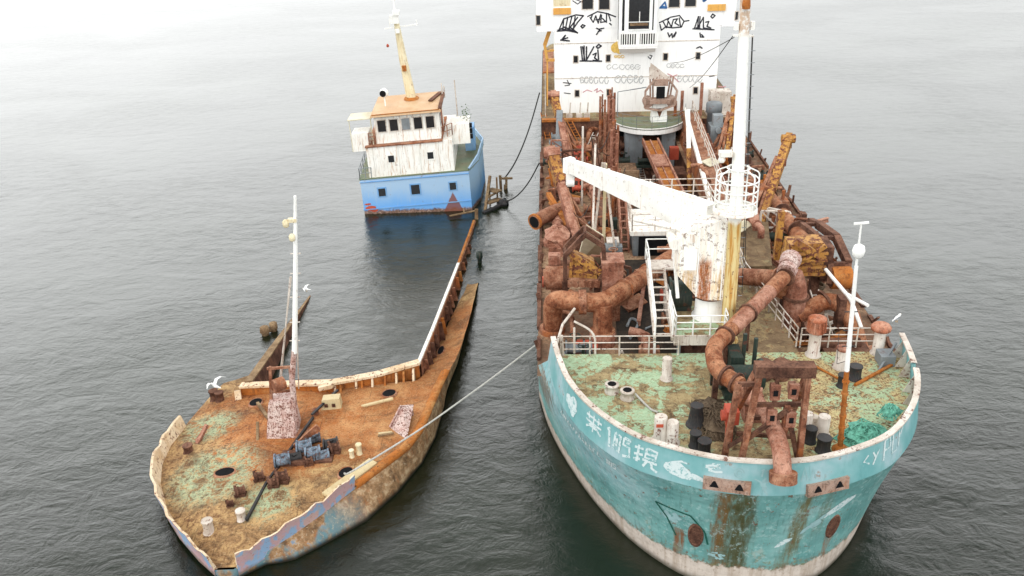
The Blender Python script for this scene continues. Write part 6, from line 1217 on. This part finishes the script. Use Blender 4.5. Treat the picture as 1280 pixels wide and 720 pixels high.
mb = MB(); tb(mb, -11.5, -9.7, 64.3, 66.2, 7.35, 7.42); mb.bar(T(-11.4, 64.4, 5.0), T(-11.4, 64.4, 7.35), .06); mb.bar(T(-9.8, 64.4, 5.4), T(-9.8, 64.4, 7.35), .06); mb.build('awning', 'cream_plate', o, None, WO)
mb = MB(); rail(mb, [T(-10.1, 64.25, 5.45), T(-9.6, 64.25, 5.45)], .9, 3, .6, .03); rail(mb, [T(-4.6, 64.25, 5.45), T(-3.9, 65, 5.45)], .9, 2, .6, .03); mb.build('railing', 'rust', o, None, WO)
mb = MB(); tb(mb, -4.1, -2.6, 65.3, 67.6, 4.6, 6.1); o = wb(mb, 'bridge_wing', 'white_rust')
mb = MB()
for k in range(3): tb(mb, -2.62, -2.4, 65.4, 65.9, 4.9 + k * .42, 5.15 + k * .42)
mb.build('wing_vent', 'void', o, None, WO)
mb = MB(); tb(mb, -3.2, -2.4, 68.5, 70, 3.03, 4.9); wb(mb, 'stern_locker', 'blue')
mb = MB(); mb.tube([T(-6.9, 67.2, 7.9), T(-7.2, 67.2, 11.0), T(-7.35, 67.0, 13.6)], [.38, .3, .2], 14); fm = wb(mb, 'funnel_mast', 'cream', wr, 'tapering cream mast on the bridge roof of the blue stern')
mb = MB(); mb.lathe(*T(-6.9, 67.2, 7.85), [(.6, 0), (.55, .12), (.45, .2)]); mb.bar(T(-7.15, 66.8, 10.1), T(-7.15, 66.8, 10.5), .3); mb.build('mast_collar', 'rust_orange', fm, None, WO)
mb = MB(); mb.bar(T(-8.3, 67, 13.25), T(-5.8, 67, 13.35), .08); mb.box(*[v for v in (-8.25, -7.6, 66.8, 67.2)], 13.6, 14.2); mb.box(-8.0, -7.5, 66.7, 67.3, 14.2, 14.5); mb.tube([T(-7.35, 67, 13.5), T(-7.4, 67, 15.6)], .06, 8); mb.box(-7.9, -7.6, 66.9, 67.1, 12.9, 13.2); mb.bar((-8.3, 67, 13.4), (-8.3, 67, 13.9), .06); mb.bar((-6.3, 67, 13.4), (-6.3, 67, 13.8), .06); mb.build('mast_head', 'white', fm, None, WO)
mb = MB(); mb.lathe(*T(-8.2, 67, 11.9), [(.05, 0), (.12, .08), (.05, .24)]); mb.build('mast_lamp', 'red', fm, None, WO)
mb = MB(); p = Vector(T(-8.7, 65.6, 8.9)); mb.tube([p + Vector((0, 0, -1)), p + Vector((0, 0, -.3))], .05, 8); mb.lathe(p.x, p.y, p.z - .32, [(.15, 0), (.3, .12), (.32, .35), (.25, .55), (.1, .65)]); sl = wb(mb, 'searchlight', 'white'); mb = MB(); mb.cyl(p + Vector((-.08, -.36, 0)), p + Vector((-.06, -.28, 0)), .24); mb.build('lens', 'void', sl, None, WO)
for x, y, h, z in ((-4.55, 67.5, 1.2, 7.6), (-3.6, 68.5, 3.2, 5.5), (-4.4, 67.8, .9, 7.6)): mb = MB(); mb.tube([T(x, y, z), T(x, y, z + h)], .05, 6); wb(mb, 'antenna', 'white_grey')
mb = MB(); r0 = random.Random(4); p = Vector(T(-2.9, 66.5, 6.15))
for k in range(70): q = p + Vector((r0.gauss(0, .18), r0.gauss(0, .18), abs(r0.gauss(.35, .3)))); d = Vector((r0.uniform(-1, 1), r0.uniform(-1, 1), r0.uniform(-.3, 1))) * .14; s2 = Vector((r0.uniform(-1, 1), r0.uniform(-1, 1), .2)) * .07; mb.quad(q - s2, q + d, q + s2)
wb(mb, 'weed_tuft', 'green_leaf')
# broken timber staging on the starboard quarter
mb = MB(); mb.bar((-1.9, 63.6, -.3), (-1.4, 65.6, 2.1), .2); mb.bar((-.9, 65.8, -.3), (-.9, 65.8, 1.9), .14); mb.bar((-1.6, 64.4, .8), (-.8, 65.6, .8), .16, .1); mb.bar((-1.5, 65.6, 1.0), (-.7, 65.0, 1.0), .7, .1); mb.bar((-1.7, 64.2, .4), (-.7, 65.2, .35), .6, .1); mb.bar((-1.5, 65.8, -.2), (-1.5, 65.8, 1.9), .14); mb.bar((-4.5, 62.3, .2), (-2.6, 62.8, .35), .14, .08); mb.bar((-3.5, 63, .5), (-3.4, 62.6, .25), .08); mb.bar((-2.5, 62.0, -.5), (-2.45, 62.1, .75), .26); wb(mb, 'boarding_staging', 'wood')

mb = MB()
for x, z, w, h in ((-10.75, 1.0, .25, .08), (-10.55, .65, .4, .22), (-10.3, .5, .3, .16)): mb.add([(lambda p: (p[0], p[1], p[2]))(T(x + w * math.cos(k * .7) * (1 + .2 * math.sin(k * 2)), 63.77, z + h * math.sin(k * .7))) for k in range(9)], [list(range(9))])
mb.build('rust_scar', 'red', ph, None, WO)
mb = MB(); tb(mb, -11.15, -2.83, 63.74, 63.8, 2.72, 2.78); tb(mb, -11.15, -2.83, 63.75, 63.8, .55, .62); mb.build('rubbing_bar', 'blue', ph, None, WO)
for x in (-9.9, -8.0, -6.4, -5.0): mb = MB(); mb.tube([T(x, 63.86, 3.0), T(x + .02, 63.86, 5.3)], .03, 6); mb.build('drain_pipe', 'white_rust', dh_, None, WO)
mb = MB(); rail(mb, [T(-9.6, 64.0, 7.95), T(-4.6, 64.0, 7.95)], .0, 1, 3, .02) if False else mb.bar(T(-9.6, 63.95, 7.72), T(-4.6, 63.95, 7.72), .06); mb.build('roof_edge', 'rust_orange', bh_, None, WO)
mb = MB(); mb.bar(T(-4.6, 64.2, 7.7), T(-4.5, 68, 7.95), .25, .12); mb.bar(T(-5.4, 66, 7.9), T(-4.7, 68, 8.0), .3, .1); mb.build('roof_patch', 'rust_dark', bh_, None, WO)

# ------------------------------------------------------------------ loose things
def line(name, label, cat, pts, r, mat, group=None):
    mb = MB(); P = bez(pts, 8); o = P[0]; mb.tube(P, r, 8); ob = mb.build(name, mat, None, label, tuple(o)); ob.location = o; ob['category'] = cat
    if group: ob['group'] = group
    return ob
def sag(a, b, d, n=4): a, b = Vector(a), Vector(b); return [a.lerp(b, k / n) - Vector((0, 0, d * 4 * (k / n) * (1 - k / n))) for k in range(n + 1)]
line('mooring_rope', 'pale rope stretched between the wreck\'s bow deck and the teal hull', 'rope', [(-7.2, 29.55, 1.95), (-6.85, 29.8, 1.9)] + sag((-6.2, 30.3, 1.9), (1.0, 36.4, 3.75), .12)[1:], .042, 'rope')
line('mooring_rope', 'dark rope from the dredger\'s port rail down to the two floating posts', 'rope', sag((3.0, 77.0, 5.6), (-.35, 68.7, .7), 1.0), .06, 'rope_dark')
line('mooring_rope', 'dark slack rope from the dredger\'s port side to the black floating lump', 'rope', sag((2.3, 62.0, 4.2), (-.4, 64.8, .25), .7) , .05, 'rope_dark')
def lump(name, label, cat, loc, build, mat):
    mb = MB(); build(mb); o = mb.build(name, mat, None, label); o.location = loc; o['category'] = cat; return o
def posts(mb):
    mb.bar((-.25, 0, -.6), (-.3, 0, 1.1), .22); mb.bar((.15, .1, -.8), (.2, .1, .9), .2); mb.bar((-.4, 0, .85), (.7, .1, .8), .18, .14); mb.bar((.0, -.15, -.8), (.1, -.2, .35), .24)
lump('dolphin_stump', 'brown broken timber posts standing in the water beside the blue stern', 'post', (-.35, 68.5, 0), posts, 'wood')
lump('floating_fender', 'black lump of fender floating between the blue stern and the dredger', 'fender', (-.45, 64.8, .05), lambda m: (m.blob((0, 0, .05), (.42, .5, .35), 3, 7, .2), m.bar((-.9, -1.2, .02), (-.1, -.2, .1), .3, .16), m.bar((-1.5, -1.7, 0), (-.8, -1.0, .05), .36, .14)), 'black')
lump('marker_stump', 'short dark stump in the water past the tip of the side deck', 'post', (-2.1, 54.2, 0), lambda m: (m.lathe(0, 0, -.5, [(.14, 0), (.15, .8), (.22, .86), (.2, 1.25), (.06, 1.3)], 10), m.bar((-.15, .3, -.3), (.05, .9, .3), .14)), 'dark_green')
def stump(mb): mb.lathe(-.1, -.2, -.5, [(.2, 0), (.22, .6), (.3, .7), (.26, 1.0), (.1, 1.08)], 10); mb.lathe(.3, .25, -.5, [(.18, 0), (.2, .6), (.25, .68), (.24, 1.0), (.12, 1.05)], 10); mb.bar((-.2, -.3, .1), (.4, .3, .15), .12)
lump('mooring_dolphin', 'pair of brown stumps breaking the water left of the wreck\'s mast', 'post', (-14.3, 45.4, 0), stump, 'wood')
# tangled nets and rope heaps on the dredger's foredeck
def on_ship(x, y, z): return Matrix.Rotation(R(-2.9), 4, 'Z') @ Vector((x, y, z)) + Vector((8.55, 24, 0))
def heap(name, label, cat, x, y, z, rad, n, r, mat, seed, mound=True):
    rd = random.Random(seed); mb = MB()
    if mound: mb.blob((0, 0, rad[2] * .25), (rad[0] * .85, rad[1] * .85, rad[2] * .5), seed, 8, .22)
    for k in range(n):
        a = rd.uniform(0, 6.28); q = math.sqrt(rd.random()); px, py = rad[0] * q * math.cos(a), rad[1] * q * math.sin(a); pts = []
        for j in range(5): px = max(-rad[0], min(rad[0], px + rd.gauss(0, rad[0] * .28))); py = max(-rad[1], min(rad[1], py + rd.gauss(0, rad[1] * .28))); pts.append((px, py, r + rad[2] * max(0, 1 - (px / rad[0]) ** 2 - (py / rad[1]) ** 2) * rd.uniform(.35, 1)))
        mb.tube(bez(pts, 4), r * rd.uniform(.7, 1.4), 6)
    o = mb.build(name, mat, None, label); o.location = on_ship(x, y, z); o.rotation_euler = (0, 0, R(-2.9)); o['category'] = cat; return o
heap('fishing_net', 'tangled teal net bunched against the bow bulwark', 'net', 4.1, 2.75, 5.1, (.95, .75, .5), 120, .017, 'net', 5).rotation_euler = (0, 0, R(38))
heap('fishing_net', 'end of teal net hung over the bulwark top', 'net', 5.05, 3.35, 5.75, (.45, .32, .42), 70, .017, 'net', 6).rotation_euler = (0, 0, R(48))
heap('rope_heap', 'brown heap of old rope left of the bow gantry', 'rope', -1.25, 3.9, 5.1, (.75, 1.35, .5), 110, .024, 'net_brown', 7)
o = line('hose', 'short white hose lying by the paired mooring rollers', 'hose', [on_ship(*p) for p in ((-4.1, 5.4, 5.35), (-3.8, 5.1, 5.14), (-3.55, 4.6, 5.14), (-3.3, 4.4, 5.14))], .045, 'rope')
lump('plank', 'cream plank lying loose on the wreck\'s orange deck', 'plank', (-6.55, 35.3, dz(-6.55, 35.3) + .09), lambda m: (m.hexa([(-.75, -.2, -.03), (-.6, -.28, -.03), (.75, .1, .05), (.7, .28, .05), (-.75, -.2, .04), (-.6, -.28, .04), (.75, .1, .12), (.7, .28, .12)]),), 'plank')
lump('plank', 'thin pale plank on the wreck deck below the bent white plate', 'plank', (-5.9, 32.8, dz(-5.9, 32.8) + .08), lambda m: (m.bar((-.3, 0, 0), (.3, .05, .02), .1, .04),), 'plank')
# gulls
def gull(label, loc, rz, spread, sc_g=.8):
    g = thing('gull', label, 'bird', loc, rz, None); mb = MB()
    prof_ = [(-.34, .012), (-.28, .03), (-.18, .075), (-.05, .105), (.08, .10), (.17, .07), (.23, .058), (.29, .062), (.34, .048), (.375, .02)]
    mb.tube([(0, y, .26 + .12 * max(0, y) + (.06 if y > .2 else 0)) for y, r in prof_], [r for y, r in prof_], 10)
    mb.hexa([(-.03, -.46, .24), (.03, -.46, .24), (.05, -.28, .25), (-.05, -.28, .25), (-.03, -.46, .26), (.03, -.46, .26), (.05, -.28, .28), (-.05, -.28, .28)]); mb.build('body', 'gull_white', g)
    for sg in (-1, 1):
        mb = MB(); z = .33
        P = [(.05, .12, z, .13), (.28, .14, z + .16 * spread, .12), (.55, .02, z + .2 * spread, .08), (.78, -.14, z + .12 * spread, .02)] if spread else [(.09, .1, .3, .1), (.1, -.05, .31, .1), (.08, -.25, .29, .06), (.03, -.45, .27, .02)]
        if spread: mb.grid([[(sg * x, y + w, zz) for x, y, zz, w in P], [(sg * x, y, zz + .02) for x, y, zz, w in P], [(sg * x, y - w, zz) for x, y, zz, w in P]], True)
        else: mb.grid([[(sg * x, y, zz + w * .6) for x, y, zz, w in P], [(sg * (x + .03), y, zz) for x, y, zz, w in P], [(sg * x, y, zz - w * .6) for x, y, zz, w in P]], True)
        mb.build('wing', 'gull_grey' if not spread else 'gull_white', g)
    mb = MB(); mb.tube([(0, .36, .365), (0, .43, .35)], [.02, .006], 6); mb.build('beak', 'beak', g)
    if not spread or loc[2] < 2:
        for x in (-.04, .04): mb = MB(); mb.tube([(x, 0, .18), (x, .02, .0)], .012, 5); mb.build('leg', 'beak', g)
    g.scale = (sc_g,) * 3; return g
gull('white gull with wings half open on the rusty posts at the wreck\'s left edge', (-15.1, 38.1, .85), R(60), 1.6)
gull('white gull gliding low over the water behind the wreck\'s thin mast', (-12.2, 47.4, 1.6), R(80), 1.0, .6)
gp = on_ship(7.0, 8.7, 6.62)
gull('white gull perched on the dredger\'s starboard bulwark end', tuple(gp), R(-50), 0.0)

# ------------------------------------------------------------------ river, sky, light, camera
mb = MB(); mb.quad((-3000, -600, 0), (3000, -600, 0), (3000, 6000, 0), (-3000, 6000, 0)); mb.build('river', 'water', None, None, kind='structure')
w = bpy.data.worlds.new('World'); scene.world = w; w.use_nodes = True; nt = w.node_tree; bg = nt.nodes['Background']
sky = nt.nodes.new('ShaderNodeTexSky'); sky.sky_type = 'NISHITA'; sky.sun_disc = False; sky.sun_elevation = R(58); sky.sun_rotation = R(205); sky.air_density = 1.0; sky.dust_density = 3.0; sky.ozone_density = 1.0; sky.altitude = 50
hs = nt.nodes.new('ShaderNodeHueSaturation'); hs.inputs['Saturation'].default_value = .12; hs.inputs['Value'].default_value = SKY_V
nt.links.new(sky.outputs[0], hs.inputs['Color'])
# thick cloud: evens out the clear-sky gradient, with a glow added low ahead on the left to brighten the water
tc = nt.nodes.new('ShaderNodeTexCoord'); sx = nt.nodes.new('ShaderNodeSeparateXYZ'); nt.links.new(tc.outputs['Generated'], sx.inputs[0])
rp = nt.nodes.new('ShaderNodeValToRGB'); nt.links.new(sx.outputs['Z'], rp.inputs['Fac']); e = rp.color_ramp.elements
def g(v): return (v * .985, v, v, 1)
e[0].position = 0.0; e[0].color = g(CL[0]); e[1].position = 1.0; e[1].color = g(CL[3])
for p, v in ((.28, CL[1]), (.5, CL[2]), (.64, CL[3] * 1.05)): q = e.new(p); q.color = g(v)
dt = nt.nodes.new('ShaderNodeVectorMath'); dt.operation = 'DOT_PRODUCT'; nt.links.new(tc.outputs['Generated'], dt.inputs[0]); dt.inputs[1].default_value = Vector(GLOW).normalized()
def mth(op, a, b, cl=False):
    m = nt.nodes.new('ShaderNodeMath'); m.operation = op; m.use_clamp = cl
    for i, v in enumerate((a, b)):
        if isinstance(v, (int, float)): m.inputs[i].default_value = v
        else: nt.links.new(v, m.inputs[i])
    return m.outputs[0]
lobe = mth('MULTIPLY', mth('POWER', mth('MAXIMUM', dt.outputs['Value'], 0.0), 4.0), GLOW_V)
cl = nt.nodes.new('ShaderNodeVectorMath'); cl.operation = 'ADD'; nt.links.new(rp.outputs[0], cl.inputs[0]); cb = nt.nodes.new('ShaderNodeCombineXYZ')
for i in range(3): nt.links.new(lobe, cb.inputs[i])
nt.links.new(cb.outputs[0], cl.inputs[1])
mu = nt.nodes.new('ShaderNodeMix'); mu.data_type = 'RGBA'; mu.inputs['Factor'].default_value = .85; nt.links.new(hs.outputs[0], mu.inputs['A'])
sc2 = nt.nodes.new('ShaderNodeVectorMath'); sc2.operation = 'SCALE'; sc2.inputs['Scale'].default_value = 10.0; nt.links.new(cl.outputs[0], sc2.inputs[0]); nt.links.new(sc2.outputs[0], mu.inputs['B'])
nt.links.new([o for o in mu.outputs if o.type == 'RGBA'][0], bg.inputs['Color']); bg.inputs['Strength'].default_value = 0.1
sun = bpy.data.lights.new('sun', 'SUN'); sun.energy = 1.1; sun.angle = R(35); sun.color = (1, .97, .93); so = bpy.data.objects.new('sun', sun); C.objects.link(so)
so.rotation_euler = (R(32), 0, R(-25))
cam = bpy.data.cameras.new('camera'); cam.sensor_width = 36; cam.lens = 1110 / 1280 * 36; cam.clip_end = 8000; co = bpy.data.objects.new('camera', cam); C.objects.link(co)
f = Vector((0, math.cos(R(26.4)), -math.sin(R(26.4)))); r = Vector((1, 0, 0)); u = r.cross(f); cs, sn = math.cos(R(2)), math.sin(R(2)); r2 = r * cs - u * sn; u2 = r * sn + u * cs
co.matrix_world = Matrix(((r2.x, u2.x, -f.x, 0), (r2.y, u2.y, -f.y, 0), (r2.z, u2.z, -f.z, 24.9), (0, 0, 0, 1)))
scene.camera = co
scene.view_settings.view_transform = 'Standard'; scene.view_settings.look = 'None'; scene.view_settings.exposure = 0; scene.view_settings.gamma = 1
scene.render.filter_size = 1.5
scene.cycles.max_bounces = 6
